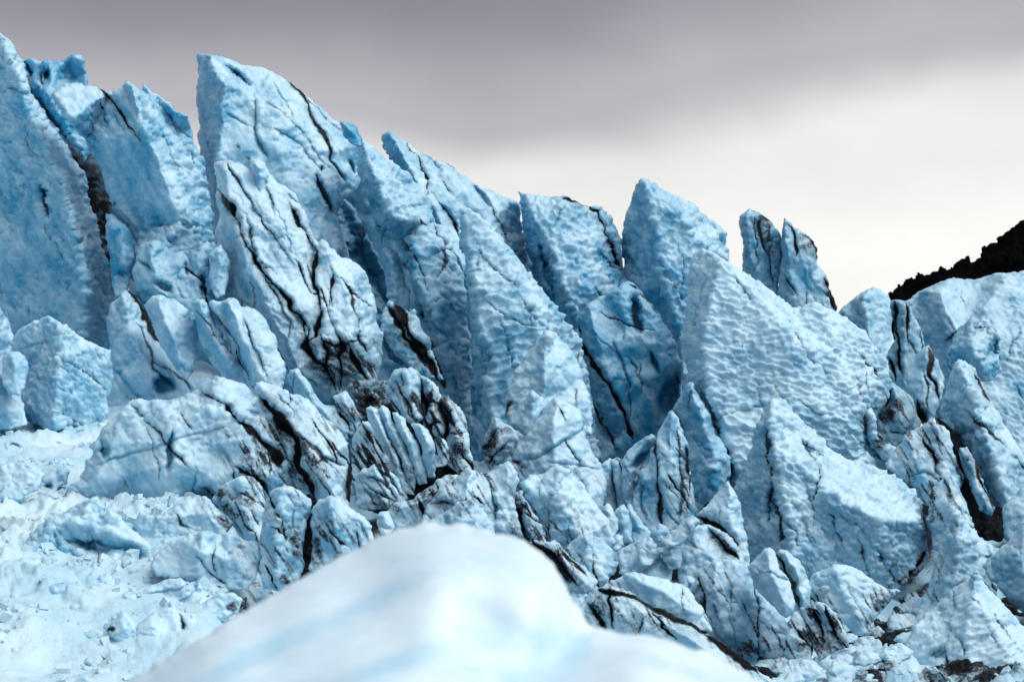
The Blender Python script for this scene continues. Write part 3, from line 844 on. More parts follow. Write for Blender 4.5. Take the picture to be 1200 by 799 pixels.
A('ice_column', 'narrow ice column with vertical black silt stripes at right', 98,
  '1044,351 1052,350 1062,352 1069,365 1076,380 1081,395 1086,413 1078,440 1068,470 1050,470 1042,440 1040,420 1047,398 1046,372', ['1058,355,-2 1062,400,-6 1058,445,-6'], e=10, sc=(9, 1), cr=['2.6 6 1|1048,354 1051,375 1052,400 1055,425 1058,440', '2.2 6 .95|1060,356 1063,375 1064,398 1072,415', '2 5 1|1041,418 1046,432 1052,450'], st=[(1056, 372, 9, 30, -5, .3)], blue=.28, lean=.2, crum=(30, 2), cat='ice column')
A('ice_serac', 'smooth broad ice slope under the dark mountain at the right edge', 120,
  '1060,354 1077,343 1095,333 1106,328 1118,325 1130,327 1141,328 1156,323 1171,320 1190,319 1210,316 1290,320 1330,400 1330,640 1180,640 1120,560 1090,480 1075,400', ['1100,345,-2 1130,400,-16 1160,480,-24 1190,580,-24', '1180,325,0 1230,420,-20 1280,540,-20'], e=24, sc=(7, 1.5), ang=30, cr=['1.4 4 .8|1105,398 1115,394 1126,384', '1.2 5 0|1200,385 1190,400 1180,425', '1 3 .4|1130,340 1126,350 1132,358'], blue=.36, lean=.5, crum=(60, 5))
A('ice_block', 'jutting ice lump with a thin dark band on the right-hand slope', 108,
  '1111,414 1118,395 1128,380 1137,373 1145,376 1152,372 1160,375 1168,385 1175,399 1174,412 1171,424 1175,432 1163,445 1140,445 1120,430', ['1136,380,-4 1140,405,-10 1150,430,-10'], e=12, sc=(9, 2.2), cr=['1.5 4 .85|1140,386 1150,387 1160,385 1166,390'], ho=[(1163, 410, 8, 16, 25, 10)], st=[(1140, 392, 14, 8, -10, .25)], blue=.42, cat='ice block', crum=(28, 5))
A('ice_block', 'grey pointed ice block with a dark right edge below the striped column', 86,
  '1088,403 1093,410 1099,421 1104,432 1108,444 1104,466 1098,485 1088,505 1075,495 1066,475 1058,448 1068,426', ['1087,408,-2 1084,440,-8 1082,480,-8', '1096,425,4 1098,460,4'], e=12, sc=(12, 1.2), cr=['2 6 .95|1087,405 1091,422 1090,438 1096,455 1100,468', '2 6 .9|1074,468 1080,485 1086,498'], st=[(1082, 480, 14, 18, 0, .3)], blue=.22, dirt=.07, cat='ice block', crum=(40, 3))
A('ice_block', 'brown-stained rounded block in a cavity at right of the broad white slab', 82,
  '1026,490 1032,468 1038,456 1047,450 1058,455 1066,464 1074,478 1080,492 1078,512 1060,530 1040,530 1028,515', ['1047,456,-4 1054,480,-8 1060,510,-8'], e=12, st=[(1044, 480, 18, 26, 30, .62)], cr=['2 6 .9|1030,480 1038,470 1048,455', '1.2 4 0|1066,505 1072,485 1070,470'], sc=(13, 1), blue=.35, dirt=.12, cat='ice block', crum=(40, 3))
A('ice_lip', 'curled ice lip beside the brown-stained block, right of the broad slab', 78,
  '1014,478 1020,476 1024,490 1026,506 1036,520 1048,524 1050,534 1044,544 1034,540 1022,526 1015,508', ['1019,485,-3 1022,510,-4 1040,533,-4'], e=5, st=[(1030, 522, 14, 8, 45, .6)], cr=['1.5 4 .8|1024,500 1032,515 1044,524'], blue=.2, dirt=.06, cat='ice lip', crum=(20, 2))
A('ice_serac', 'slender twisted fin with a pale crest at the right edge of the icefall', 78,
  '1119,424 1126,420 1133,425 1141,434 1148,444 1156,463 1166,478 1176,494 1190,515 1206,540 1222,575 1205,625 1180,625 1160,590 1140,552 1118,528 1104,508 1100,484 1108,452', ['1124,426,-2 1134,450,-10 1146,490,-14 1165,540,-16 1185,600,-14'], e=18, sc=(11, 2.2), ang=50, cr=['1.4 5 .8|1138,432 1147,446 1152,460 1160,472', '1 3 .3|1120,490 1132,525 1150,560', '.9 3 .15|1125,505 1150,500 1175,502'], blue=.24, lean=.3, crum=(50, 5))
A('ice_slab', 'dark-edged tilted slab in the black crevice at lower right', 70,
  '1124,526 1132,524 1141,534 1148,550 1156,572 1162,585 1168,598 1160,606 1146,596 1136,570 1128,548', ['1134,532,-3 1146,565,-5 1156,592,-4'], e=6, cr=['1.8 5 .95|1140,532 1144,550 1150,565 1158,580 1166,596'], st=[(1136, 545, 10, 20, -20, .35)], blue=.2, dirt=.08, sc=(12, 1), cat='ice slab', crum=(24, 3))
A('ice_block', 'faceted block with a brown crack left of the black crevice, lower right', 70,
  '1038,550 1044,536 1051,524 1062,511 1073,500 1084,494 1096,494 1106,498 1113,504 1118,520 1122,540 1128,565 1120,590 1100,600 1084,592 1070,572 1056,562', ['1062,515,-2 1074,540,-8 1086,572,-8', '1096,498,0 1106,530,-4 1112,560,-4'], e=12, cr=['2.8 7 .95|1080,511 1086,524 1095,533 1097,545 1102,556', '1.2 4 .4|1062,560 1080,552 1096,556'], st=[(1090, 530, 9, 26, -24, .5)], sc=(12, 1.7), blue=.2, dirt=.03, cat='ice block')
A('ice_serac', 'blackened wall standing in for crevice shade between block and slab at lower right', 76,
  '1100,490 1112,496 1122,510 1130,530 1140,560 1150,590 1176,594 1182,612 1178,636 1165,645 1145,640 1125,600 1110,560', e=10, dirt=.92, blue=.3, sc=(10, 1), cat='ice wall')  # blackened all over to paint the deep shade of the crevice
A('ice_block', 'short wedge block below the faceted block at lower right', 64,
  '1086,588 1094,570 1104,562 1115,556 1121,566 1127,582 1134,600 1141,618 1132,640 1108,650 1092,640 1088,615', ['1112,560,-2 1112,590,-8 1114,630,-8'], e=12, sc=(11, 1.8), st=[(1092, 605, 6, 20, 0, .5)], blue=.2, cat='ice block')
A('ice_block', 'smooth grey ice flank at the right edge above the scalloped corner block', 66,
  '1174,600 1184,584 1200,568 1240,535 1300,540 1300,680 1200,680 1180,650', e=16, sc=(16, .8), blue=.34, dirt=.05, cat='ice block')
A('ice_serac', 'sunlit pyramid with a shaded hollow on its left flank, lower right', 62,
  '897,472,14 903,466,6 911,467,6 918,471,8 938,489,8 955,507,10 977,529,12 995,537,14 1012,542,16 1034,550,18 1056,564,22 1070,575,26 1080,590,32 1080,612,34 1087,638,38 1089,652,40 1073,672,28 1051,690,22 1034,704,18 1005,715,12 960,705,6 920,690,6 885,672,12 874,640,22 866,610,26 860,580,28 866,559,26 877,533,22 885,507,18 891,487,16',
  ['903,469,2 902,490,-6 906,520,-12 916,556,-18 924,600,-22 928,650,-22', '906,520,-12 940,550,-20 985,585,-26 1030,612,-22 1072,612,6', '940,550,-20 950,600,-16 980,640,-8 1010,690,2'], pm=.85, sc=(8.5, 2.7), an=1.5, ang=20,
  cr=['1.5 5 .6|900,500 903,533 906,560 905,581 911,596 917,608 919,640', '1.3 4 .3|918,608 930,622 936,640', '1 3 .5|1050,655 1040,668 1052,682', '1.8 5 .85|1086,640 1078,655 1064,672 1048,686'], ho=[(905, 586, 8, 32, 4, 12), (944, 528, 5, 14, -25, 6), (1032, 652, 5, 12, -20, 7)], st=[(1068, 672, 34, 10, -38, .5)], blue=.14, lean=.4, crum=(60, 5))
A('ice_serac', 'tall slim pyramid of pale ice between crevice and corner, lower right', 58,
  '1104,634 1110,612 1117,598 1122,598 1130,605 1139,616 1152,630 1166,643 1164,660 1170,690 1160,720 1120,750 1075,760 1066,748 1074,722 1084,694 1094,668', ['1119,601,0 1122,630,-8 1120,680,-14 1110,730,-14'], e=18, sc=(10, 2.3), ang=20, st=[(1158, 652, 10, 6, 10, .6)], cr=['1 3 .3|1108,650 1098,690 1088,715'], blue=.2, lean=.35)
A('ice_block', 'broad sloping ice block with furrowed face in the lower right corner', 46,
  '1138,676 1143,666 1149,674 1157,687 1172,704 1187,721 1204,735 1230,752 1280,830 1260,870 1040,870 1048,800 1058,765 1066,742 1080,722 1096,710 1112,692', ['1143,670,0 1140,700,-10 1130,760,-14 1110,830,-14', '1140,700,-10 1175,750,-16 1210,830,-18'], e=18, pm=.85, sc=(9, 1.9), an=2.0, ang=-25, ho=[(1100, 765, 12, 8, -20, 5)], cr=['.9 3 .2|1118,720 1108,770 1112,799', '1 3 .3|1138,700 1150,712'], blue=.16, lean=.4, cat='ice block', crum=(60, 4))
A('ice_block', 'scalloped ice block cut off by the right edge of the frame, lower right', 54,
  '1150,666 1160,652 1172,643 1184,634 1192,618 1200,603 1216,585 1290,560 1290,780 1215,740 1192,712 1170,690', ['1200,612,0 1196,650,-12 1205,700,-14'], e=18, sc=(11, 2.3), blue=.22, lean=.35, cat='ice block')

# ------------------------------------------------------------------ left shelf of blocks
A('ice_serac', 'pale icy edge piece behind the cubic block at the left border', 80,
  '-40,350 -10,352 0,362 4,372 9,376 12,386 16,398 14,425 0,440 -40,445', e=10, sc=(8, 2), blue=.4, lean=.3)
A('ice_block', 'large cubic ice block with a honeycombed right face at left', 66,
  '10,404,16 16,394,14 26,385,12 40,377,10 56,370,8 75,381,8 98,395,12 118,405,18 129,413,24 131,445,26 125,484,26 114,505,22 90,512,14 68,510,10 48,502,10 34,494,14 24,462,16 34,430,18 30,412,18',
  ['56,373,2 74,384,-4 70,420,-10 66,460,-12 64,500,-12', '26,388,10 44,420,8 42,480,6'], pm=.85, sc=(7.5, 2.3), ang=60, blue=.24, cr=['1.2 5 0|50,500 68,505 80,496 96,505', '1 3 0|22,408 40,402 62,398'], lean=.28, cat='ice block', crum=(90, 2.5))
A('ice_block', 'rounded ice lump leaning on the left side of the cubic block', 64,
  '0,434 3,422 10,414 22,412 30,420 33,430 31,449 22,463 10,462 2,455', ['16,418,-2 16,445,-5'], e=10, sc=(15, .8), blue=.2, cat='ice block', crum=(40, 3))
A('ice_block', 'smooth bluish slab at the left border below the rounded lump', 64.5,
  '-60,430 -20,432 0,440 10,454 22,470 30,483 32,497 10,505 -60,505', ['-10,445,-2 8,480,-6'], e=12, sc=(16, .7), blue=.3, cat='ice block', crum=(50, 4))
A('ice_block', 'lumpy ridge of hollowed blue ice under the cracked slab', 80,
  '156,320 158,305 164,292 171,283 184,281 195,290 204,296 212,296 219,304 222,291 230,292 240,295 249,303 256,314 260,345 244,372 222,380 200,372 176,364 160,345', ['176,288,-2 182,320,-6 196,350,-6', '232,298,-2 236,325,-4'], e=10, sc=(11, 2), ho=[(237, 333, 6, 16, -8, 16), (193, 336, 13, 6, 35, 9), (219, 315, 3, 9, -10, 9)], cr=['1.2 4 .4|162,304 172,312 180,318'], blue=.42, cat='ice block', crum=(30, 5))
A('ice_block', 'small upright ice tooth between lumpy ridge and silt-streaked fin', 79,
  '244,297 250,288 258,284 264,290 268,310 266,345 254,352 246,335', e=8, sc=(10, 1.5), blue=.35, cat='ice block')
A('ice_serac', 'blue-white slope with fine slanting seams under the black crevice, left', 76,
  '126,372 132,356 139,340 148,337 158,345 170,362 182,388 196,408 212,428 226,446 250,440 290,452 310,470 310,510 150,520 118,505 122,470 128,430', ['142,345,-2 150,380,-8 170,420,-12 200,470,-12', '210,440,-4 240,470,-8'], e=12, sc=(11, 2.0), ang=-40,
  cr=['2 5 .7|146,338 158,348 166,362 172,376 180,392 192,408 206,424 216,436', '1.2 4 .45|160,378 168,396 176,412 180,430 190,442 202,452', '1.4 5 0|131,430 146,444 158,460 172,468', '1 3 .4|175,420 195,432 215,445 224,458'], ho=[(192, 452, 15, 12, 10, 14)], blue=.32, lean=.4, crum=(44, 5))
A('ice_block', 'rounded tongue of scalloped ice, leftmost of the three beside the silt-streaked fin', 74,
  '170,358 176,349 186,345 196,349 204,350 212,357 219,364 227,378 230,408 228,432 220,446 208,434 195,416 182,392', ['188,350,-2 196,380,-8 212,420,-8'], e=14, sc=(9, 2.2), blue=.22, cat='ice block', group='ice tongues beside the silt-streaked fin', crum=(60, 3))
A('ice_block', 'narrow tongue of ice with a blue hollow, middle of the three beside the silt-streaked fin', 73,
  '224,354 229,349 240,350 247,362 254,378 262,396 276,416 290,436 300,460 280,464 262,446 246,426 234,404 228,378', ['236,354,-2 244,385,-6 266,425,-6'], e=9, sc=(9, 1.6), ho=[(243, 416, 7, 11, -30, 9)], cr=['1.2 4 .4|252,432 262,448 268,458'], blue=.26, cat='ice block', group='ice tongues beside the silt-streaked fin', crum=(40, 3))
A('ice_block', 'wide tongue of ice with two thin seams, rightmost of three beside the silt-streaked fin', 72,
  '246,357 252,352 262,353 270,350 278,352 286,359 293,358 300,363 309,371 317,383 324,400 330,418 337,436 330,460 310,470 292,455 278,422 262,394', ['270,355,-2 284,390,-10 304,440,-10', '300,368,0 312,400,-2'], e=12, sc=(9, 1.9), ang=-50, cr=['1.6 5 .4|250,362 258,378 270,394 280,408 286,424 296,446', '1.2 4 .55|284,372 292,392 302,414 312,440', '1.2 3 .3|268,420 280,440 288,456'], blue=.2, cat='ice block', group='ice tongues beside the silt-streaked fin', crum=(40, 4))
A('ice_serac', 'wide pale hump with slanting black seams, centre left', 49,
  '58,600,20 72,580,20 95,560,16 104,534,14 118,506,12 138,484,10 154,471,10 180,467,8 210,466,8 233,455,8 246,447,8 259,442,8 272,444,8 285,450,8 300,462,12 312,478,16 335,508,20 348,545,22 338,580,14 310,600,10 306,640,10 285,628,8 270,612,8 250,600,12 235,600,18 203,606,20 185,612,18 160,614,18 130,606,16 100,606,16',
  ['150,476,2 130,520,-4 110,570,-2', '259,446,-2 240,480,-10 208,505,-16 203,540,-16 201,590,-4', '208,505,-16 170,520,-6 150,560,0 160,600,10', '259,446,-2 280,490,-12 300,540,-14 296,600,-10', '203,540,-16 250,560,-10 270,600,-4'], sc=(11, 2.2), ang=-15,
  cr=['3.2 8 1|262,474 276,488 285,498 296,506 304,514 314,524 322,532 330,548', '1.6 5 .6|236,458 250,466 262,474', '2.4 7 .9|276,545 284,552 298,558 308,568 316,580', '1.4 4 .5|155,473 170,492 182,504 196,520 208,534 220,546', '.9 3 .1|110,545 150,532 196,520 240,506 270,495', '1.4 4 .45|232,568 245,576 262,590 272,602', '1.4 5 .4|95,557 84,572 72,590', '1 3 .3|262,525 276,545', '2 6 .95|270,590 282,602 294,614 306,630'],
  ho=[(122, 527, 7, 13, -10, 10), (199, 530, 5, 28, 6, 9), (300, 485, 9, 6, 30, 4)], st=[(300, 535, 22, 26, 40, .4), (262, 588, 30, 9, 35, .7), (280, 598, 26, 12, 40, .5)], blue=.20, lean=.42, crum=(50, 6))
A('ice_block', 'bright-crested block split by wide black seams left of the dirty fan', 50,
  '290,472,12 298,458,10 302,448,8 312,448,6 325,452,6 338,460,6 352,464 362,469 376,483 388,496 398,505 407,520 411,545,14 412,575,14 410,606,14 392,612 372,600 350,572 325,540 303,505,14',
  ['304,452,-2 322,478,-10 345,505,-14 370,540,-14 392,585,-12', '330,530,-4 350,565,-4'], e=10, sc=(11, 1.7), ang=-45,
  cr=['4 10 1|300,464 312,474 327,490 338,502 346,513 350,530 349,545 358,558 364,570 367,584', '1.2 4 .5|340,458 342,470 340,480', '2.4 7 .9|292,478 306,496 318,510 328,524 338,540', '1.6 4 .5|334,500 350,512 370,526 390,548', '3.5 8 1|409,515 411,540 410,565 411,595', '1.4 4 .5|364,545 382,535 404,546'], st=[(330, 512, 18, 30, 40, .55), (372, 545, 30, 14, 45, .5), (345, 560, 28, 22, 35, .5), (352, 520, 12, 40, -28, .5)], blue=.12, dirt=.03, lean=.38, crum=(34, 5))
A('ice_slab', 'upright pale slab leaning behind the bright-crested block', 64,
  '336,440 341,433 349,431 356,438 364,453 374,464 381,474 398,478 408,486 415,494 414,512 404,520 392,512 370,490 350,470', ['348,436,-2 368,470,-6 394,500,-5'], e=8, sc=(14, 1.2), cr=['1.4 4 .85|396,478 404,490 412,504'], blue=.25, cat='ice slab', crum=(30, 3))
A('ice_slab', 'small bright ice tooth above the left end of the dirty fan', 64,
  '391,467 398,462 406,458 412,464 417,476 423,490 420,502 412,498 402,484', ['403,464,-2 412,486,-4'], e=6, sc=(10, 1), cr=['1.6 4 .9|394,470 404,486 414,498'], blue=.12, cat='ice slab', crum=(14, 3))
A('ice_block', 'silt-blackened rubble ice behind the top of the dirty fan', 70,
  '405,452 418,446 432,444 448,446 462,450 470,470 460,500 440,510 425,498 412,480', e=6, dirt=.34, blue=.2, sc=(10, 1), crum=(12, 7), st=[(430, 470, 30, 26, 30, 1)], cat='ice block')
# the dirty fan: core, blocks and thin plates
A('ice_block', 'black silt core of the dirty fan in the middle', 64,
  '412,520 425,492 440,480 460,470 490,468 520,480 545,500 556,545 545,565 510,580 470,600 430,600 412,570', e=12, dirt=.95, blue=.2, sc=(9, 1), crum=(20, 7), cat='ice block')
A('ice_block', 'pale hollowed block on top of the dirty fan', 62,
  '450,452 456,442 464,434 472,432 480,428 487,433 493,441 494,463 496,489 486,497 474,493 462,480 452,464', ['476,434,-3 480,460,-8 484,485,-6', '462,440,0 468,470,-3'], e=9, ho=[(478, 472, 7, 9, 20, 5)], cr=['1.2 4 .6|472,436 473,448 470,456', '1.5 4 .7|455,464 468,482 480,494'], st=[(472, 445, 10, 12, 0, .25)], blue=.28, sc=(13, 1.5), cat='ice block', crum=(22, 4))
A('ice_block', 'grooved grey block right of the pale hollowed block on the dirty fan', 62,
  '491,440 498,441 505,449 512,456 518,467 514,478 518,488 524,498 518,514 506,510 496,500 494,470', ['500,446,-2 506,475,-6 512,502,-5'], e=6, cr=['2 5 .95|496,445 494,460 500,476 497,490', '1.6 5 .9|508,455 504,470 514,474', '1.4 4 .8|498,500 510,494 520,498'], st=[(506, 470, 12, 26, -10, .4)], dirt=.06, blue=.12, sc=(12, 1.2), cat='ice block', crum=(16, 5))
A('ice_block', 'tall grey shoulder block at the right end of the dirty fan', 61,
  '514,468 520,461 528,464 536,474 543,486 549,505 552,530 556,552 540,560 524,545 518,520 522,498', ['525,468,-3 534,500,-7 538,545,-5'], e=8, cr=['3 7 1|513,468 518,480 522,496 520,512 518,525', '1.2 4 .6|522,512 538,506 546,508'], st=[(536, 530, 16, 26, 0, .55)], dirt=.07, blue=.12, sc=(12, 1.2), cat='ice block', crum=(22, 4))
A('ice_slab', 'smooth pale left face of the dirty fan', 60,
  '413,512 418,500 424,494 431,492 437,505 444,520 455,534 465,550 474,568 480,582 462,592 440,592 420,596 411,575', ['427,497,-2 434,525,-6 450,565,-6'], e=8, st=[(452, 552, 16, 26, -30, .4)], blue=.12, dirt=.02, sc=(15, 1.0), cat='ice slab', crum=(50, 3))
for lab, o, r_ in [
    ('first ice plate from the left in the dirty fan', '429,476 436,474 442,478 449,498 460,520 469,544 476,562 484,580 474,578 464,556 453,534 442,514 434,494', '437,480,-2 450,508,-4 470,556,-3'),
    ('second ice plate from the left in the dirty fan', '442,480 449,476 456,480 464,498 474,518 483,540 489,560 486,576 478,566 468,538 456,510 447,492', '450,482,-2 462,508,-4 480,555,-3'),
    ('third ice plate from the left in the dirty fan', '459,484 466,484 474,490 484,508 492,526 499,546 500,568 491,568 483,546 474,520 464,500', '467,488,-2 478,512,-4 493,556,-3'),
    ('fourth and shortest ice plate in the dirty fan, at its right', '482,496 492,496 502,504 509,520 512,540 508,560 500,562 497,540 490,516', '493,500,-3 502,525,-4 505,552,-3')]:
    A('ice_plate', lab, 59, o, [r_], e=4, T=10, rnd=3, sc=(9, .8), crum=(14, 2), warp=(1.6, .9), st=[(470, 545, 60, 26, 55, .35)], dirt=.06, hair=0, blue=.04, cat='ice plate', group='ice plates of the dirty fan', roll=2)
A('ice_chunk', 'bean-shaped pale ice knob at the lower right of the dirty fan', 58,
  '509,514 514,511 521,512 526,522 526,536 520,549 513,548 511,536 513,526', e=5, sc=(12, .6), blue=.08, dirt=.04, cat='ice chunk', crum=(20, 1))
A('ice_block', 'fluted bright block at the foot of the dirty fan', 57,
  '418,560 424,550 434,546 444,544 454,548 462,556 470,570 478,582 472,594 452,598 430,598 419,590', ['436,550,-2 450,568,-5 462,588,-3'], e=6, cr=['1.2 4 .5|430,556 446,564 458,576 466,588', '1.2 4 .5|440,550 456,560 468,576', '1 3 .3|424,572 440,580 452,592'], st=[(450, 592, 26, 8, 0, .5)], blue=.1, sc=(12, 1.2), cat='ice block', crum=(18, 4))
A('ice_block', 'low streaked block filling the foot of the dirty fan on its right', 55,
  '452,604 462,592 480,586 496,574 512,562 528,556 542,560 548,574 540,596 520,618 490,634 460,628', ['470,598,-3 500,585,-7 530,570,-5', '500,585,-7 505,612,-5'], e=7, cr=['1.6 5 .9|486,582 496,596 500,612', '1.4 5 .9|510,566 520,580 524,598', '1.2 4 .8|500,572 512,588 514,604'], st=[(505, 580, 40, 14, -25, .5)], blue=.08, dirt=.04, sc=(12, 1.1), cat='ice block', crum=(18, 4))
A('ice_chunk', 'small egg-shaped ice chunk between the split blocks and the dirty fan', 54,
  '440,604 446,600 455,600 460,608 461,618 456,628 447,626 441,616', e=5, blue=.1, dirt=.04, sc=(12, 1), cat='ice chunk', crum=(20, 2))
A('ice_block', 'small dark-stained pinnacle right of the dirty fan', 68,
  '562,530 566,512 572,500 578,490 586,492 596,498 604,504 607,514 600,528 590,540 574,552', ['580,494,-2 584,515,-5 582,540,-4'], e=8, st=[(574, 520, 12, 24, 15, .75), (590, 505, 14, 8, 30, .4)], cr=['1.6 4 .95|566,525 576,512 584,500', '1.6 4 .95|572,545 582,530 592,520'], blue=.12, dirt=.12, sc=(10, 1), crum=(14, 5), cat='ice block')
# ------------------------------------------------------------------ centre blocks
A('ice_block', 'triangular scalloped block at the foot of the great central fin', 72,
  '592,470 596,452 604,436 616,418 628,402 639,387 648,391 660,400 672,416 684,440 692,470 694,510 660,520 620,515 596,500', ['640,390,-2 640,425,-12 636,470,-16 634,510,-14'], e=18, sc=(13, 2.6), st=[(598, 478, 10, 16, 30, .5)], cr=['1.4 4 .7|600,468 596,480 592,494', '1 3 .4|592,476 606,470'], blue=.22, cat='ice block', crum=(50, 4))
A('ice_block', 'thin pale ice flake beside the domed slab in the centre', 66,
  '611,492 616,472 620,458 624,456 628,464 636,468 640,480 632,500 618,512', ['623,460,-2 624,490,-4'], e=6, sc=(9, 1.6), blue=.14, cat='ice block', crum=(18, 4))
A('ice_block', 'domed slab with one straight rising crack in the centre', 64,
  '594,544 604,526 616,508 626,492 638,476 650,466 660,466 672,473 682,484 686,502 694,528 706,545 712,575 706,606 680,606 645,590 615,572', ['654,470,-2 650,500,-12 648,540,-14 655,590,-12', '682,490,4 688,530,2'], e=14, sc=(13, 1.9), cr=['1.6 6 0|614,538 634,534 652,522 668,514 682,505', '.9 3 .15|640,540 670,545 700,548'], st=[(604, 540, 9, 8, 0, .7), (612, 548, 10, 8, 20, .4)], blue=.22, cat='ice block', crum=(60, 4))
A('ice_block', 'broad faceted block in the centre, white on top and blue in front', 56,
  '606,574 612,562 624,558 636,553 648,547 658,545 668,553 678,566 690,580 704,596 716,612 724,636 716,650 690,645 665,642 646,640 634,618 618,596', ['656,549,-2 652,575,-10 664,600,-14 680,632,-12', '612,566,2 630,580,-4 652,575,-10'], e=12, sc=(14, 2.4), st=[(608, 578, 12, 7, 20, .75), (625, 600, 8, 22, -25, .4)], cr=['2.4 6 .95|604,574 614,584 620,596', '1.4 4 .6|618,596 628,612 638,632'], blue=.2, cat='ice block', crum=(40, 6))
A('ice_block', 'narrow silt-stained block wedged left of the broad faceted block', 55,
  '602,578 608,576 616,584 624,596 632,612 640,636 634,648 618,644 610,624 604,600', ['612,584,-2 620,610,-5 628,640,-4'], e=5, st=[(612, 600, 9, 26, -12, .65)], cr=['1.8 5 .95|604,582 609,600 612,620 620,640', '1.2 4 .8|608,590 618,600 626,612'], dirt=.1, blue=.06, sc=(10, 1), crum=(12, 4), cat='ice block')
A('ice_block', 'wide white block with a vertical crack above the snow mound', 54,
  '490,616 498,598 506,584 512,574 522,568 534,560 542,552 550,548 562,553 574,553 586,546 598,540 604,548 608,562 603,582 607,602 612,622 600,640 560,640 510,640', ['552,552,-2 546,580,-10 550,615,-10', '598,546,0 590,580,-8 594,620,-8'], e=10, sc=(13, 1.8), cr=['1.4 5 .4|573,560 577,578 580,596 582,614', '1.6 5 .6|506,590 520,586 532,592', '1 3 0|546,566 552,578 556,590'], st=[(512, 585, 14, 14, 0, .4), (602, 612, 8, 20, 0, .45)], blue=.14, cat='ice block', crum=(30, 5))
A('ice_block', 'wedge-shaped blue-white block directly behind the snow mound top', 49,
  '488,622 500,610 516,602 530,594 542,588 552,584 560,590 569,600 578,612 580,640 540,650 490,645', ['552,587,-2 540,608,-8 536,635,-8'], e=10, sc=(12, 1.8), blue=.2, cat='ice block')
A('ice_block', 'angular dark-streaked slab slanting right of the snow mound', 46,
  '612,634 626,632 640,636 652,634 662,644 672,654 686,666 702,681 698,692 684,698 668,692 650,674 630,655', ['640,640,-3 664,660,-6 688,685,-5'], e=6, cr=['2.6 6 1|616,636 632,642 644,648 656,660 668,674 678,686', '1.5 4 .7|654,640 670,658 688,676', '1.4 4 .7|640,650 656,668 672,684'], st=[(660, 668, 34, 14, 42, .45)], dirt=.1, blue=.06, sc=(12, 1), cat='ice slab', crum=(16, 4))
A('ice_block', 'cup-marked squat block right of the dark-streaked slab', 47,
  '660,642 668,634 680,628 692,629 704,632 714,640 720,650 721,670 712,682 700,688 686,676 672,662', ['686,632,-3 690,655,-9 700,678,-7'], e=10, sc=(12, 2.4), blue=.2, cat='ice block')
for lab, o, kw in [
    ('leftmost of the upright ice ribs in the centre right gully', '703,545 709,538 716,535 720,548 723,575 722,602 712,604 706,580', dict()),
    ('second upright ice rib from the left in the centre right gully', '716,540 722,536 729,537 734,556 739,580 738,600 726,606 720,585', dict())]:
    A('ice_rib', lab, 66, o, (), e=6, sc=(12, .9), blue=.2, dirt=.03, cat='ice rib', group='upright ice ribs in the gully', crum=(26, 2), cr=['1.2 4 .6|718,548 722,575 724,600'], **kw)
A('ice_rib', 'tubular ice rib with a blue groove in the centre right gully', 65,
  '727,542 736,528 747,517 757,510 766,507 770,514 768,526 756,540 750,560 746,588 738,602 730,585', ['760,512,-3 742,538,-6 738,575,-6'], e=6, ho=[(750, 538, 5, 18, 42, 9)], cr=['1.3 5 .3|748,552 742,570 738,590'], sc=(12, 1), blue=.3, cat='ice rib', group='upright ice ribs in the gully', crum=(30, 2))
A('ice_rib', 'fluted ice fin with long vertical seams at the right of the gully', 63,
  '740,598 746,570 754,548 764,528 770,508 778,494 788,480 796,490 803,510 808,540 812,575 816,600 808,622 792,640 770,640 752,622', ['788,484,-2 786,530,-8 788,580,-10 784,625,-8', '768,518,0 766,560,-4 766,610,-4'], e=9, cr=['1.6 6 .75|768,512 769,540 771,568 774,596 776,624', '1.4 5 .3|754,560 752,585 756,610', '1.2 4 .5|794,500 796,540 800,580 796,610', '2.6 8 .9|803,520 806,545 808,575'], st=[(800, 570, 8, 40, 0, .45), (790, 615, 16, 12, 0, .4)], sc=(12, 1.2), blue=.24, dirt=.02, cat='ice rib', group='upright ice ribs in the gully', crum=(40, 3))
for lab, o in [
    ('leftmost small pale wedge at the foot of the gully ribs', '702,598 708,592 714,589 720,598 724,612 722,632 708,630 703,615'),
    ('middle small pale wedge at the foot of the gully ribs', '721,602 727,594 733,590 738,600 741,615 739,638 725,634 722,618'),
    ('right triangular wedge at the foot of the gully ribs', '736,592 740,592 750,606 762,622 760,638 742,636 737,620')]:
    A('ice_block', lab, 60, o, (), e=6, sc=(13, 1), blue=.22, dirt=.02, cat='ice block', group='pale wedges at the foot of the gully ribs', crum=(30, 2))
for lab, o, kw in [
    ('small rounded block between wedges and white slab, centre right', '724,648 732,640 744,635 756,630 766,636 773,647 766,660 752,672 738,680 726,672', dict(blue=.16)),
    ('white triangular block pointing up beside the small rounded block', '742,678 752,664 762,650 768,645 778,654 790,667 788,682 770,688 750,686', dict(blue=.1)),
    ('bluish ice lump left of the grey lump, centre right', '748,645 752,636 763,628 770,636 772,650 764,662 750,664', dict(blue=.22)),
    ('grey rounded ice lump in the hollow, centre right', '773,648 778,640 787,637 797,644 799,654 793,666 782,666', dict(dirt=.13, blue=.3)),
    ('grey flattened lump at the base of the fluted fin', '776,632 786,622 800,612 814,604 822,612 812,628 796,638 784,642', dict(dirt=.1, blue=.2))]:
    A('ice_block', lab, 52, o, (), e=8, sc=(13, 1.4), cat='ice block', group='blocks at the foot of the gully', crum=(24, 4), **kw)
